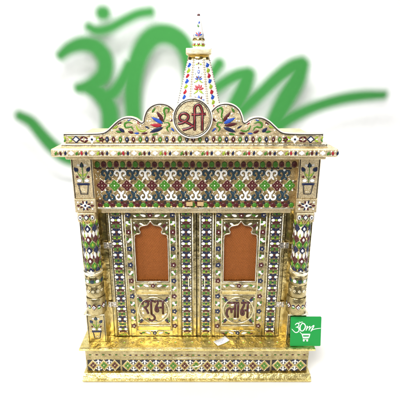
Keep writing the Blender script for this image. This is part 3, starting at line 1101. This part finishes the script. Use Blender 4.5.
def column(sgn):
    cx = sgn * 0.2040
    col_x = sgn * 0.2010
    fy = -0.0085
    hw = 0.0194
    root = MB()
    # tall slab behind the shaft and the blocks above and below it
    zp0, zp1 = LEDGE, zz(311.5, fy)
    zc0, zc1 = zz(222.5, fy), zz(212.5, fy)
    zt0, zt1 = zz(198.5, fy), TOPZ - 0.007
    root.box(cx - hw + 0.001, cx + hw - 0.001, 0.004, 0.03, zp1 - 0.01, zc0 + 0.01, PLAIN, 0.0005)
    shaft = root.build("column", shrine, ROOT)
    mb = MB()                                          # plain pot panel at the top
    mb.box(cx - hw, cx + hw, fy, 0.03, zt0, zt1, PALE, 0.0008)
    S = flat(cx, fy, 0)
    for f in (1, -1):
        mb.ribbon([(f * (hw - 0.0022), zt0 + 0.001), (f * (hw - 0.0022), zt1 - 0.001)], 0.0017, DARK, S, 0.0005)
    pot_plant(mb, flat(cx, fy, zt0 + 0.0075), 1.16, 1.22)
    mb.build("flowerpot_panel", shaft, ROOT)
    mb = MB()                                          # square flower block and banded capital
    mb.box(cx - hw, cx + hw, fy - 0.001, 0.03, zc1, zt0 - 0.0004, PALE, 0.001)
    S = flat(cx, fy - 0.001, (zc1 + zt0) / 2)
    mb.flower(S, 0, 0, 0.0085, 4, WHITE, NAVY, 0.62)
    for k in range(8):
        a = R(22.5) + k * PI / 4
        mb.petal(S, 0.0042 * math.cos(a), 0.0036 * math.sin(a), a, 0.0070, 0.0030, NAVY if k % 2 else RED, 0.0003)
    for f in (1, -1):
        mb.petal(S, f * 0.0098, 0, 0 if f > 0 else PI, 0.0065, 0.0042, RED, 0.0002)
        for g in (1, -1):
            mb.ell(S, f * 0.0130, g * 0.0065, 0.0018, 0.0018, WHITE, n=8)
    mb.box(cx - hw + 0.0025, cx + hw - 0.0025, fy - 0.0012, 0.03, zc0, zc1 - 0.0003, PALE, 0.0025)
    S = flat(cx, fy - 0.0012, (zc0 + zc1) / 2)
    mb.dia(S, 0.007 * sgn * 0, 0, 0.0052, 0.0064, NAVY)
    mb.dia(S, 0, 0, 0.0034, 0.0042, WHITE, h=0.0012)
    for f in (1, -1):
        mb.ell(S, f * 0.0115, 0, 0.0032, 0.0044, WHITE, n=12, line=0.0007)
        mb.ell(S, f * 0.0115, 0, 0.0013, 0.0018, NAVY, n=8, h=0.0012)
        for g in (1, -1):
            mb.petal(S, f * 0.0045, g * 0.0012, R(90) * g - f * g * R(40), 0.0062, 0.0030, RED if g > 0 else GREEN)
    mb.build("capital", shaft, ROOT)
    mb = MB()                                          # round shaft with rows of pointed leaves
    r0 = 0.0150
    cy_ = -0.0035
    zs_b, zs_t = zz(272, fy - 0.008), zc0
    mb.lathe(col_x, cy_, [(r0, zs_b - 0.001), (r0, zs_t + 0.001)], GOLD, 48)
    C = cyl(col_x, cy_, zs_b, lambda z: r0)
    nc = 7
    per = 2 * PI * r0 / nc
    rows = 9
    rh = (zs_t - zs_b) / rows
    seq = [NAVY, GREEN, RED, WHITE]
    for rI in range(rows + 1):
        c = seq[rI % 4]
        for k in range(-3, 4):
            u = (k + (0.5 if rI % 2 else 0)) * per
            if abs(u) > r0 * 1.9:
                continue
            v = rI * rh
            T = sub(C, u, v)
            hgt = rh * 1.75
            out = [(0, -rh * 0.55), (per * 0.40, 0), (per * 0.36, rh * 0.34), (0.0, rh * 1.05), (-per * 0.36, rh * 0.34), (-per * 0.40, 0)]
            if rI * rh + rh > zs_t - zs_b:
                out = [(0, -rh * 0.55), (per * 0.40, 0), (-per * 0.40, 0)]
            if rI == 0:
                out = [(per * 0.40, 0), (per * 0.36, rh * 0.34), (0.0, rh * 1.05), (-per * 0.36, rh * 0.34), (-per * 0.40, 0)]
            if c is WHITE:                             # white pairs with a coloured eye
                for f in (1, -1):
                    mb.petal(T, f * per * 0.19, -rh * 0.42, R(90) - f * R(4), rh * 1.25, per * 0.42, WHITE, 0.0002)
                mb.petal(T, 0, -rh * 0.5, R(90), rh * 0.8, per * 0.22, LIME if k % 2 else RED, h=0.0011)
            else:
                mb.prism([(a * 1.02, b) for a, b in out], c, T, 0, 0.0006, 0.0004)
                c2 = {NAVY: WHITE, GREEN: LIME, RED: WHITE}[c] if True else WHITE
                mb.petal(T, 0, -rh * 0.12, R(90), rh * 0.62, per * 0.30, c2 if (k + rI) % 2 == 0 or c is GREEN else c, h=0.0012)
            # pale net between the leaves
            mb.ribbon([(u - per * 0.5, v), (u, v + rh * 1.02), (u + per * 0.5, v)], 0.0009, BRIGHT if rI % 2 else PALE, C, 0.0009)
    mb.build("shaft", shaft, ROOT)
    mb = MB()                                          # turned rings and banded foot
    z1 = zs_b
    z2, z3, z4, z5 = zz(276.8, fy - 0.008), zz(285.5, fy - 0.008), zz(297.5, fy - 0.008), zp1
    mb.lathe(col_x, cy_, [(0.0150, z2), (0.0165, z2 + 0.001), (0.0180, z1 - 0.0035), (0.0192, z1 - 0.0015), (0.0188, z1), (0.0160, z1 + 0.0018), (0.015, z1 + 0.002)], BRIGHT, 48)
    mb.lathe(col_x, cy_, [(0.0164, z3), (0.0170, z3 + 0.001), (0.0170, z2 - 0.001), (0.0160, z2 + 0.0005)], GOLD, 48)
    mb.lathe(col_x, cy_, [(0.0172, z4), (0.0180, z4 + 0.002), (0.0172, z4 + 0.009), (0.0176, z3 - 0.001), (0.0165, z3)], GOLD, 48)
    mb.lathe(col_x, cy_, [(0.0196, z5), (0.0202, z5 + 0.002), (0.0190, z4 - 0.003), (0.0180, z4)], GOLD, 48)
    C = cyl(col_x, cy_, (z2 + z3) / 2, lambda z: 0.0170)
    for k in (-2, -1, 0, 1, 2):
        mb.ell(C, k * 0.0105, 0, 0.0040, 0.0036, (NAVY, WHITE, TEAL, WHITE, NAVY)[k + 2], n=12, line=0.0006)
        mb.petal(C, k * 0.0105 + 0.0052, -0.004, R(90), 0.008, 0.003, GREEN)
    C = cyl(col_x, cy_, (z3 + z4) / 2 + 0.002, lambda z: 0.0176)
    for k in (-2, -1, 0, 1, 2):
        mb.flower(C, k * 0.0095, 0, 0.0036, 5, BRIGHT, PLAIN, 0.7, line=0.0002)
    C = cyl(col_x, cy_, (z4 + z5) / 2, lambda z: 0.0194)
    for k in (-1, 0, 1):
        u = k * 0.0195
        mb.dia(C, u, 0, 0.0058, 0.0066, RED, 0.0006)
        mb.dia(C, u, 0, 0.0036, 0.0042, WHITE, h=0.0012)
        mb.ell(C, u, 0, 0.0012, 0.0014, NAVY, n=8, h=0.0018)
        for f in (1, -1):
            for g in (1, -1):
                mb.petal(C, u + f * 0.0062, g * 0.0012, R(90) * g - f * g * R(60), 0.0062, 0.0030, NAVY if g > 0 else GREEN)
            mb.ell(C, u + f * 0.0098, 0, 0.0018, 0.0020, WHITE, n=8)
    mb.build("column_foot", shaft, ROOT)
    mb = MB()                                          # pedestal with its own pot
    mb.box(cx - hw, cx + hw, fy, 0.03, zp0, zp1, PALE if sgn > 9 else GOLD, 0.0008)
    S = flat(cx, fy, 0)
    for f in (1, -1):
        mb.ribbon([(f * (hw - 0.0026), zp0 + 0.001), (f * (hw - 0.0026), zp1 - 0.002)], 0.0015, DARK, S, 0.0005)
    mb.box(cx - hw - 0.0012, cx + hw + 0.0012, fy - 0.010, 0.03, zp1 - 0.0030, zp1 + 0.0002, BRIGHT, 0.0010)
    pot_plant(mb, flat(cx, fy, zp0 + 0.0075), 1.02, 1.2)
    mb.build("pedestal", shaft, ROOT)


column(-1)
column(1)


# ---------------------------------------------------------------- doors
def arch_outline(hw, zb, zsp, zpk, grow=0.0):
    """multifoil arch: straight sides, a shoulder, two cusps, and an ogee point; returned from bottom left clockwise"""
    w_ = hw + grow
    h = zpk - zsp
    right = [(w_, zb - grow), (w_, zsp), (w_ * 0.99, zsp + h * 0.06)]
    for k in range(7):                                  # lower lobe
        a = R(-25) + R(120) * k / 6
        right.append((w_ * 0.755 + w_ * 0.235 * math.cos(a), zsp + h * 0.16 + h * 0.15 * math.sin(a)))
    right.append((w_ * 0.655, zsp + h * 0.33))
    for k in range(8):                                  # upper lobe
        a = R(-40) + R(125) * k / 7
        right.append((w_ * 0.36 + w_ * 0.335 * math.cos(a), zsp + h * 0.56 + h * 0.21 * math.sin(a)))
    right += [(w_ * 0.20, zsp + h * 0.80), (w_ * 0.08, zsp + h * 0.91), (0.0, zpk + grow * 0.6)]
    left = [(-x, z) for x, z in right[:-1]][::-1]
    return right + left                                # anticlockwise from bottom right


def build_door(xl, xr, pc, outer, word, net_dark):
    """pc: centre of the arched panel; outer: sign of the side that carries the hinges"""
    zd0, zd1 = LEDGE + 0.0012, LZ0 - 0.0006
    th0, th1 = DY, DY + 0.012
    mb = MB()
    S = flat(0, DY, 0)
    pw = 0.0488                                        # half width of the vine frame
    zw0, zw1 = zz(281.0, DY), zz(221.3, DY)            # window
    whw = 0.0318
    # leaf: stiles, rails (leaving a real opening for the window)
    mb.box(xl, pc - whw - 0.006, th0, th1, zd0, zd1, GOLD, 0.0006)
    mb.box(pc + whw + 0.006, xr, th0, th1, zd0, zd1, GOLD, 0.0006)
    mb.box(pc - whw - 0.006, pc + whw + 0.006, th0, th1, zd0, zw0, GOLD, 0.0)
    zat = zz(218.2, DY)
    mb.box(pc - whw - 0.006, pc + whw + 0.006, th0, th1, zat, zd1, GOLD, 0.0)
    # spandrels: plate between the opening's rectangle and the arch
    zsp = zz(239.5, DY)
    arch = arch_outline(whw, zw0, zsp, zw1)
    up = arch[1:-1]                                    # from right spring over the top to left spring
    mid = len(up) // 2
    for yy in (th0 + 0.001, th1):
        for half_, s_ in ((up[:mid + 1], 1), (up[mid:], -1)):
            o = len(mb.v)
            e_ = whw + 0.0061
            ring_ = [(pc + x, yy, z) for x, z in half_]
            if s_ > 0:
                ring_ += [(pc, yy, zat + 0.0002), (pc + e_, yy, zat + 0.0002), (pc + e_, yy, zsp)]
            else:
                ring_ += [(pc - e_, yy, zsp), (pc - e_, yy, zat + 0.0002), (pc, yy, zat + 0.0002)]
            mb.v += ring_
            mb.face(list(range(o, o + len(ring_))), GOLD)
    o = len(mb.v)
    for (x, z) in up:
        mb.v += [(pc + x, th0 + 0.001, z), (pc + x, th1, z)]
    for i in range(len(up) - 1):
        mb.face([o + 2 * i, o + 2 * i + 1, o + 2 * i + 3, o + 2 * i + 2], BRIGHT)
    for s_ in (1, -1):                                 # jambs beside the straight part of the opening
        mb.box(min(pc + s_ * whw, pc + s_ * (whw + 0.006)), max(pc + s_ * whw, pc + s_ * (whw + 0.006)), th0 + 0.0008, th1, zw0, zsp + 0.0002, GOLD, 0.0)
    # chain stiles
    for xcn in (((xl + pc - pw) / 2 + (0.0003), 0.0098), ((xr + pc + pw) / 2, 0.0098)):
        xc_, hwc = xcn
        inner = (xc_ - pc) * outer < 0
        for f in (1, -1):
            mb.ribbon([(xc_ + f * (hwc + 0.0006), zd0 + 0.002), (xc_ + f * (hwc + 0.0006), zd1 - 0.002)], 0.0016, DARK if True else BRIGHT, S, 0.0005)
            mb.ribbon([(xc_ + f * (hwc + 0.0028), zd0 + 0.001), (xc_ + f * (hwc + 0.0028), zd1 - 0.001)], 0.0022, BRIGHT, S, 0.0014)
        nU = 11
        H = (zd1 - zd0 - 0.008) / nU
        for k in range(nU):
            z = zd0 + 0.004 + (k + 0.5) * H
            T = sub(S, xc_, z)
            for f in (1, -1):
                mb.ell(T, f * 0.0060, 0, 0.0038, 0.0031, WHITE, n=12, line=0.0009)
                mb.ell(T, f * 0.0083, 0.0062, 0.0011, 0.0013, WHITE, n=8)
                mb.ell(T, f * 0.0083, -0.0062, 0.0011, 0.0013, WHITE, n=8)
                mb.petal(T, f * 0.0006, 0.0032, R(90) - f * R(62), 0.0080, 0.0048, NAVY, 0.0006)
                mb.petal(T, f * 0.0006, -0.0032, -R(90) + f * R(62), 0.0080, 0.0048, NAVY if k % 2 else RED, 0.0006)
                mb.petal(T, f * 0.0004, H / 2 - 0.0006, R(90) - f * R(66), 0.0076, 0.0034, GREEN, 0.0005)
                mb.petal(T, f * 0.0004, -H / 2 + 0.0006, -R(90) + f * R(66), 0.0076, 0.0034, GREEN if k % 3 else LIME, 0.0005)
            mb.ell(T, 0, 0, 0.0021, 0.0018, (LIME, RED)[k % 2], n=10, h=0.001)
            mb.ell(T, 0, 0.0044, 0.0017, 0.0017, NAVY, n=10, h=0.001)
            mb.ell(T, 0, -0.0044, 0.0017, 0.0017, RED, n=10, h=0.001)
            mb.ell(T, 0, H / 2, 0.0019, 0.0016, RED if k % 2 else NAVY, n=10, h=0.001)
            mb.ell(T, 0.0078, H / 2, 0.0008, 0.0008, BRIGHT, n=6)
            mb.ell(T, -0.0078, H / 2, 0.0008, 0.0008, BRIGHT, n=6)
    # vine frame: verticals
    for s_ in (1, -1):
        xv = pc + s_ * 0.0428
        mb.ribbon([(pc + s_ * pw, zd0 + 0.001), (pc + s_ * pw, zd1 - 0.001)], 0.0014, BRIGHT, S, 0.0013)
        mb.ribbon([(pc + s_ * 0.0368, zd0 + 0.014), (pc + s_ * 0.0368, zz(218.5, DY))], 0.0022, BRIGHT, S, 0.0018)
        nV = 8
        H = (zd1 - zd0 - 0.012) / (nV - 0.5)
        for k in range(nV):
            z = zd1 - 0.0055 - k * H
            T = sub(S, xv, z)
            mb.flower(T, 0, 0, 0.0060, 5, (NAVY, RED, NAVY)[k % 3] if s_ < 0 else (NAVY, RED)[k % 2], (BRIGHT, WHITE)[k % 2], 0.85, line=0.0004)
            if k < nV - 1:
                T = sub(S, xv, z - H / 2)
                sg = s_ * (1 if k % 2 else -1)
                mb.petal(T, -sg * 0.0042, 0.0045, R(-90) + sg * R(45), 0.0128, 0.0064, WHITE, 0.0004, tip=0.9)
                mb.petal(T, sg * 0.0040, 0.0060, R(-90) - sg * R(20), 0.0082, 0.0040, GREEN, 0.0003)
                mb.petal(T, -sg * 0.0040, -0.0065, R(90) - sg * R(20), 0.0072, 0.0036, GREEN if k % 2 else LIME, 0.0003)
                mb.petal(T, sg * 0.0030, -0.0010, R(90) + sg * R(30), 0.0060, 0.0026, RED if k % 2 else NAVY)
                mb.ell(T, sg * 0.0042, -0.0040, 0.0014, 0.0014, RED, n=8)
    # vine frame: top, middle and bottom rows
    for zr_, w_ in ((zz(215.4, DY), 0.036), (zz(285.8, DY), 0.031), (zd0 + 0.0068, 0.036)):
        for k, u in enumerate((-0.5, 0.5) if False else (-1, 0, 1)):
            T = sub(S, pc + u * w_ * 0.0, zr_)
        T = sub(S, pc, zr_)
        mb.flower(T, 0, 0, 0.0054, 5, RED if zr_ > 0.2 else NAVY, WHITE, 0.85)
        for f in (1, -1):
            mb.petal(T, f * 0.0080, -0.002, R(90) - f * R(70), 0.0118, 0.0054, WHITE, 0.0004)
            mb.petal(T, f * 0.0205, 0.0015, -R(90) + f * R(75), 0.0085, 0.0040, GREEN)
            mb.petal(T, f * 0.0180, 0.0030, R(90) - f * R(40), 0.0042, 0.0024, LIME)
            mb.ell(T, f * 0.0060, 0.0036, 0.0014, 0.0012, NAVY, n=8)
            mb.petal(T, f * 0.0265, -0.0032, R(90) - f * R(60), 0.0070, 0.0034, RED if zr_ < 0.2 else WHITE)
    for zl in (zz(290.6, DY), zz(282.8, DY), zd0 + 0.0132, zz(219.0, DY)):
        mb.ribbon([(pc - 0.036, zl), (pc + 0.036, zl)], 0.0022, BRIGHT, S, 0.0018)
    # plain raised rail and the square field round the word
    za, zb_ = zz(294.5, DY), zz(325.5, DY)
    mb.box(pc - 0.0345, pc + 0.0345, DY - 0.0016, DY + 0.004, zz(294.0, DY), zz(290.0, DY), PLAIN, 0.0012)
    mb.box(pc - 0.0345, pc + 0.0345, DY - 0.0012, DY + 0.004, zd0 + 0.0140, zb_ - 0.0010, PLAIN, 0.0010)
    sq = [(pc - 0.0342, zb_), (pc + 0.0342, zb_), (pc + 0.0342, za), (pc - 0.0342, za)]
    mb.ribbon(sq, 0.0022, BRIGHT, S, 0.0016, closed=True)
    mb.ribbon([(x * 1.0 + (0.0028 if x < pc else -0.0028), z + (0.0028 if z == zb_ else -0.0028)) for x, z in sq], 0.0010, DARK, S, 0.0004, closed=True)
    # spandrel ornament above the arch
    for f in (1, -1):
        zt_ = zz(224.0, DY)
        Ssp = flat(0, DY + 0.001, 0)
        mb.petal(Ssp, pc + f * 0.0300, zt_, -R(90) - f * R(42), 0.0120, 0.0050, RED, 0.0003)
        mb.petal(Ssp, pc + f * 0.0215, zt_ + 0.0012, -R(90) - f * R(66), 0.0090, 0.0038, WHITE)
        mb.petal(Ssp, pc + f * 0.0318, zt_ - 0.0050, -R(90) - f * R(14), 0.0098, 0.0036, WHITE)
        mb.ell(Ssp, pc + f * 0.0312, zt_ - 0.0175, 0.0013, 0.0024, GREEN, n=8)
        mb.ell(Ssp, pc + f * 0.0318, zt_ + 0.0020, 0.0013, 0.0013, WHITE, n=8)
    for zn in [zd0 + 0.004 + i * (zd1 - zd0 - 0.008) / 6 for i in range(7)]:      # nail heads holding the sheet
        for xn in (xl + 0.0022, xr - 0.0022, pc - pw + 0.0028, pc + pw - 0.0028):
            mb.ell(S, xn + random.uniform(-0.0003, 0.0003), zn + random.uniform(-0.002, 0.002), 0.0010, 0.0010, STEEL, n=10, h=0.0004, dome=0.0005, line=0.0003)
    door = part(mb, "door", None, None)
    # window: cloth and raised arch trim
    mb = MB()
    mb.box(pc - whw - 0.005, pc + whw + 0.005, DY + 0.0075, DY + 0.009, zw0 - 0.002, zat - 0.001, NET, 0.0)
    part(mb, "window_cloth", door)
    mb = MB()
    tr = [(x, z) for x, z in arch_outline(whw, zw0, zsp, zw1, 0.0010)]
    mb.ribbon(tr, 0.0026, STEEL if not net_dark else STEEL, flat(pc, DY + 0.0008, 0), 0.0022, closed=True)
    part(mb, "arch_trim", door)
    # oval ring with the word
    mb = MB()
    zc = (za + zb_) / 2
    S = flat(pc, DY, zc)
    rw, rhh = 0.0314, 0.0306
    ov = [(rw * math.cos(2 * PI * k / 48), rhh * math.sin(2 * PI * k / 48)) for k in range(48)]
    mb.prism([(a * 1.0, b * 1.0) for a, b in ov], GOLD, S, -0.001, 0.0005, 0)
    mb.ribbon(ov, 0.0022, BRIGHT, S, 0.0018, closed=True)
    mb.ribbon([(a * 0.90, b * 0.90) for a, b in ov], 0.0009, DARK, S, 0.0009, closed=True)
    for f in (1, -1):
        for g in (1, -1):
            mb.petal(S, f * 0.0285, g * 0.0285 * 0.94, math.atan2(-g, -f), 0.0092, 0.0056, NAVY, 0.0004)
            mb.petal(S, f * 0.0300, g * 0.0215, math.atan2(-g * 0.6, -f), 0.0050, 0.0024, WHITE if f * g > 0 else GREEN)
            for da in (-34, 34):
                mb.petal(S, f * 0.0318, g * 0.0300, math.atan2(-g, -f) + R(da), 0.0074, 0.0030, GREEN if da * f * g > 0 else RED, 0.0003)
            mb.ell(S, f * 0.0318, g * 0.0300, 0.0014, 0.0014, WHITE, n=8)
    for a in range(8, 360, 18):
        mb.petal(S, rw * 0.83 * math.cos(R(a)), rhh * 0.83 * math.sin(R(a)), R(a + 70), 0.0056, 0.0022, (DARK, BRIGHT, GREEN, NAVY, BRIGHT)[(a // 18) % 5], h=0.0003)
    for a in (35, 60, 90, 120, 145, -50, -90, -130):
        mb.petal(S, rw * 0.78 * math.cos(R(a)), rhh * 0.78 * math.sin(R(a)), R(a + 90), 0.0074, 0.0036, (NAVY, GREEN, BRIGHT)[int(abs(a)) % 3])
    if word == 0:
        for (x, z, a) in ((-0.0235, -0.001, 80), (-0.0205, -0.0095, 120), (0.0150, -0.0155, 20), (0.0210, -0.0120, 40)):
            mb.petal(S, x, z, R(a), 0.0085, 0.0046, WHITE)
    else:
        for (x, z, a) in ((0.0225, -0.005, 85), (-0.0165, 0.0120, 15), (-0.0105, -0.0190, -8)):
            mb.petal(S, x, z, R(a), 0.0100, 0.0044, WHITE)
    part(mb, "medallion", door)
    mb = MB()
    S = flat(pc, DY - 0.0004, zc)
    if word == 0:
        st = [[(92, 126), (94, 104), (114, 92), (136, 102), (140, 124), (124, 146), (98, 152)], [(108, 150), (124, 172), (140, 208)],
              [(166, 90), (166, 214)], [(132, 94), (192, 94)],
              [(166, 212), (186, 228), (194, 250), (176, 270), (152, 268), (142, 252)],
              [(198, 108), (206, 94), (222, 96), (224, 116), (214, 136), (204, 160), (206, 184), (220, 190), (226, 176), (214, 160)], [(206, 156), (264, 152)],
              [(268, 90), (268, 212)], [(238, 94), (290, 94)]]
        letters(mb, S, st, 0.000236, 0.000262, RED, 0.0034, 188, 178)
    else:
        st = [[(124, 246), (110, 216), (114, 180), (132, 164), (148, 178), (152, 204)], [(148, 184), (164, 166), (182, 176)],
              [(182, 112), (182, 248)], [(208, 112), (208, 248)], [(112, 114), (214, 114)],
              [(238, 122), (246, 110), (260, 114), (258, 140), (246, 166), (236, 196), (242, 222), (256, 222), (258, 204), (246, 190)], [(244, 186), (290, 180)],
              [(292, 110), (292, 250)], [(264, 112), (312, 112)]]
        letters(mb, S, st, 0.000236, 0.000262, RED, 0.0036, 210, 182)
    part(mb, "lettering", door)
    # hinges on the outer edge
    for y in (245, 304):
        mb = MB()
        hx = xl if outer < 0 else xr
        z = zz(y, DY)
        mb.box(hx - 0.0085, hx + 0.0085, DY - 0.0022, DY + 0.0005, z - 0.0062, z + 0.0062, STEEL, 0.0006)
        bm = bmesh.new()
        bmesh.ops.create_cone(bm, segments=14, radius1=0.0022, radius2=0.0022, depth=0.0136, cap_ends=True)
        bmesh.ops.translate(bm, vec=(hx, DY - 0.0022, z), verts=bm.verts)
        mb.add_bm(bm, STEEL, True)
        for f in (1, -1):
            for g in (1, -1):
                mb.ell(flat(hx, DY - 0.0022, z), f * 0.0055, g * 0.0036, 0.0010, 0.0010, DARK, n=8, h=0.0003)
        part(mb, "hinge", door)
    # slim pull on the meeting stile
    mb = MB()
    kx = (xr - 0.0155) if outer < 0 else (xl + 0.0150)
    z = zz(281, DY)
    mb.box(kx - 0.0011, kx + 0.0011, DY - 0.0062, DY - 0.0040, z - 0.010, z + 0.012, BRIGHT, 0.0009)
    for dz in (-0.0085, 0.0105):
        mb.box(kx - 0.0010, kx + 0.0010, DY - 0.0050, DY, z + dz - 0.0012, z + dz + 0.0012, BRIGHT, 0.0005)
    part(mb, "pull", door)
    return door


dl = build_door(-0.1722, 0.0002, -0.0878, -1, 0, False)
dr = build_door(0.0020, 0.1728, 0.0866, 1, 1, True)

# ================================================================ GREEN CARD LEANING ON THE RIGHT PEDESTAL
mb = MB()
ccx, cyb = 0.2218, -0.0232
lean = R(11)
ev = (0, math.sin(lean), math.cos(lean))
cs = 0.0622
S = plane_map((ccx - cs / 2, cyb, LEDGE + 0.0009), (1, 0, 0), ev)


def rrect(w_, h_, r, x=0, y=0, n=5):
    pts = []
    for (cx_, cy_, a0) in ((w_ - r, r, -90), (w_ - r, h_ - r, 0), (r, h_ - r, 90), (r, r, 180)):
        for k in range(n):
            a = R(a0 + 90 * k / (n - 1))
            pts.append((x + cx_ + r * math.cos(a), y + cy_ + r * math.sin(a)))
    return pts


mb.prism(rrect(cs, cs, 0.002), CARDGREEN, S, -0.0016, 0.0, 0)
kk = cs / 255.0                                    # the zoomed photo shows the card 255 units wide


def cp(x, y):
    return ((x - 70) * kk, (315 - y) * kk)


def cstroke(pts, wd):
    q = smooth_path([cp(x, y) + (w_ * kk,) for (x, y), w_ in zip(pts, wd)], 5) if len(pts) > 2 else [cp(x, y) + (w_ * kk,) for (x, y), w_ in zip(pts, wd)]
    mb.ribbon([(a, b) for a, b, _ in q], [c for _, _, c in q], PRINTWHITE, S, 0.00025)


cstroke([(108, 132), (122, 118), (138, 122), (138, 140), (122, 150), (114, 152)], [5, 8, 8, 8, 6, 4])
cstroke([(122, 150), (138, 158), (142, 178), (130, 194), (112, 196), (96, 182), (82, 166)], [6, 8, 8, 8, 7, 6, 4])
cstroke([(136, 158), (146, 152), (154, 138)], [5, 5, 5])
cstroke([(158, 128), (150, 150), (154, 176), (170, 184), (188, 166), (194, 142), (184, 122), (168, 118), (158, 130)], [8, 9, 9, 8, 9, 9, 9, 8, 8])
cstroke([(128, 112), (140, 116), (154, 108), (172, 106)], [3, 6, 6, 4])
cstroke([(140, 103), (143, 103)], [6, 6])
cstroke([(204, 146), (210, 142), (206, 162), (200, 180)], [4, 7, 8, 6])
cstroke([(202, 172), (220, 150), (232, 144), (230, 160), (224, 180)], [4, 5, 8, 8, 6])
cstroke([(224, 176), (244, 150), (262, 136), (262, 146), (248, 172), (240, 188)], [4, 5, 8, 9, 9, 6])
cstroke([(240, 184), (258, 172), (286, 164), (322, 160)], [5, 6, 6, 5])
# shopping cart
cstroke([(148, 190), (160, 204), (168, 212)], [4, 5, 5])
for (x0_, x1_, y_, w_) in ((166, 236, 214, 13), (174, 228, 240, 14)):
    cstroke([(x0_, y_), (x1_, y_)], [w_, w_])
cstroke([(170, 214), (178, 244)], [7, 7])
cstroke([(232, 214), (226, 244)], [7, 7])
for x_ in (184, 212):
    a, b = cp(x_, 267)
    mb.prism([(a + 8 * kk * math.cos(2 * PI * k / 16), b + 8 * kk * math.sin(2 * PI * k / 16)) for k in range(16)], PRINTWHITE, S, 0, 0.0002, 0)
cstroke([(176, 256), (222, 256)], [5, 5])
card = mb.build("shop_card", None, (ccx, cyb, LEDGE))
tag(card, "square green card with white Om script and cart symbol, leaning against the right pedestal", "card")

# ================================================================ PRICE TAG ON THE LEDGE
mb = MB()
tx, ty = 0.0520, -0.0090
a = R(33)
S = plane_map((tx, ty, LEDGE + 0.0012), (math.cos(a), math.sin(a), 0), (-math.sin(a), math.cos(a), 0))
hw_, hh_ = 0.0150, 0.0082
nx_ = 10
o = len(mb.v)
for i in range(nx_ + 1):
    u = -hw_ + 2 * hw_ * i / nx_
    lift = 0.0004 + 0.0022 * (u / hw_) ** 2 * (1 if u > 0 else 0.4)
    for v in (-hh_, hh_):
        mb.v.append(S(u, v, lift))
        mb.v.append(S(u, v, lift - 0.0003))
for i in range(nx_):
    q, r_ = o + 4 * i, o + 4 * (i + 1)
    mb.face([q, r_, r_ + 2, q + 2], PAPER, True)
    mb.face([q + 1, q + 3, r_ + 3, r_ + 1], PAPER, True)
    mb.face([q, q + 1, r_ + 1, r_], PAPER)
    mb.face([q + 2, r_ + 2, r_ + 3, q + 3], PAPER)
mb.face([o, o + 2, o + 3, o + 1], PAPER)
e_ = o + 4 * nx_
mb.face([e_, e_ + 1, e_ + 3, e_ + 2], PAPER)
for (u0, u1, v) in ((-0.008, -0.005, 0.001), (-0.0035, -0.001, 0.0016), (0.001, 0.005, 0.0012), (-0.005, 0.001, -0.0028), (0.006, 0.008, 0.002)):
    mb.ribbon([(u0, v), (u1, v + 0.0004)], 0.0007, INK, S, 0.0002, h0=0.0004 + 0.0022 * (max(u1, 0) / hw_) ** 2 + 0.0002)
pt = mb.build("price_tag", None, (tx, ty, LEDGE))
tag(pt, "small white paper tag lying askew on the gold ledge below the right door", "tag")
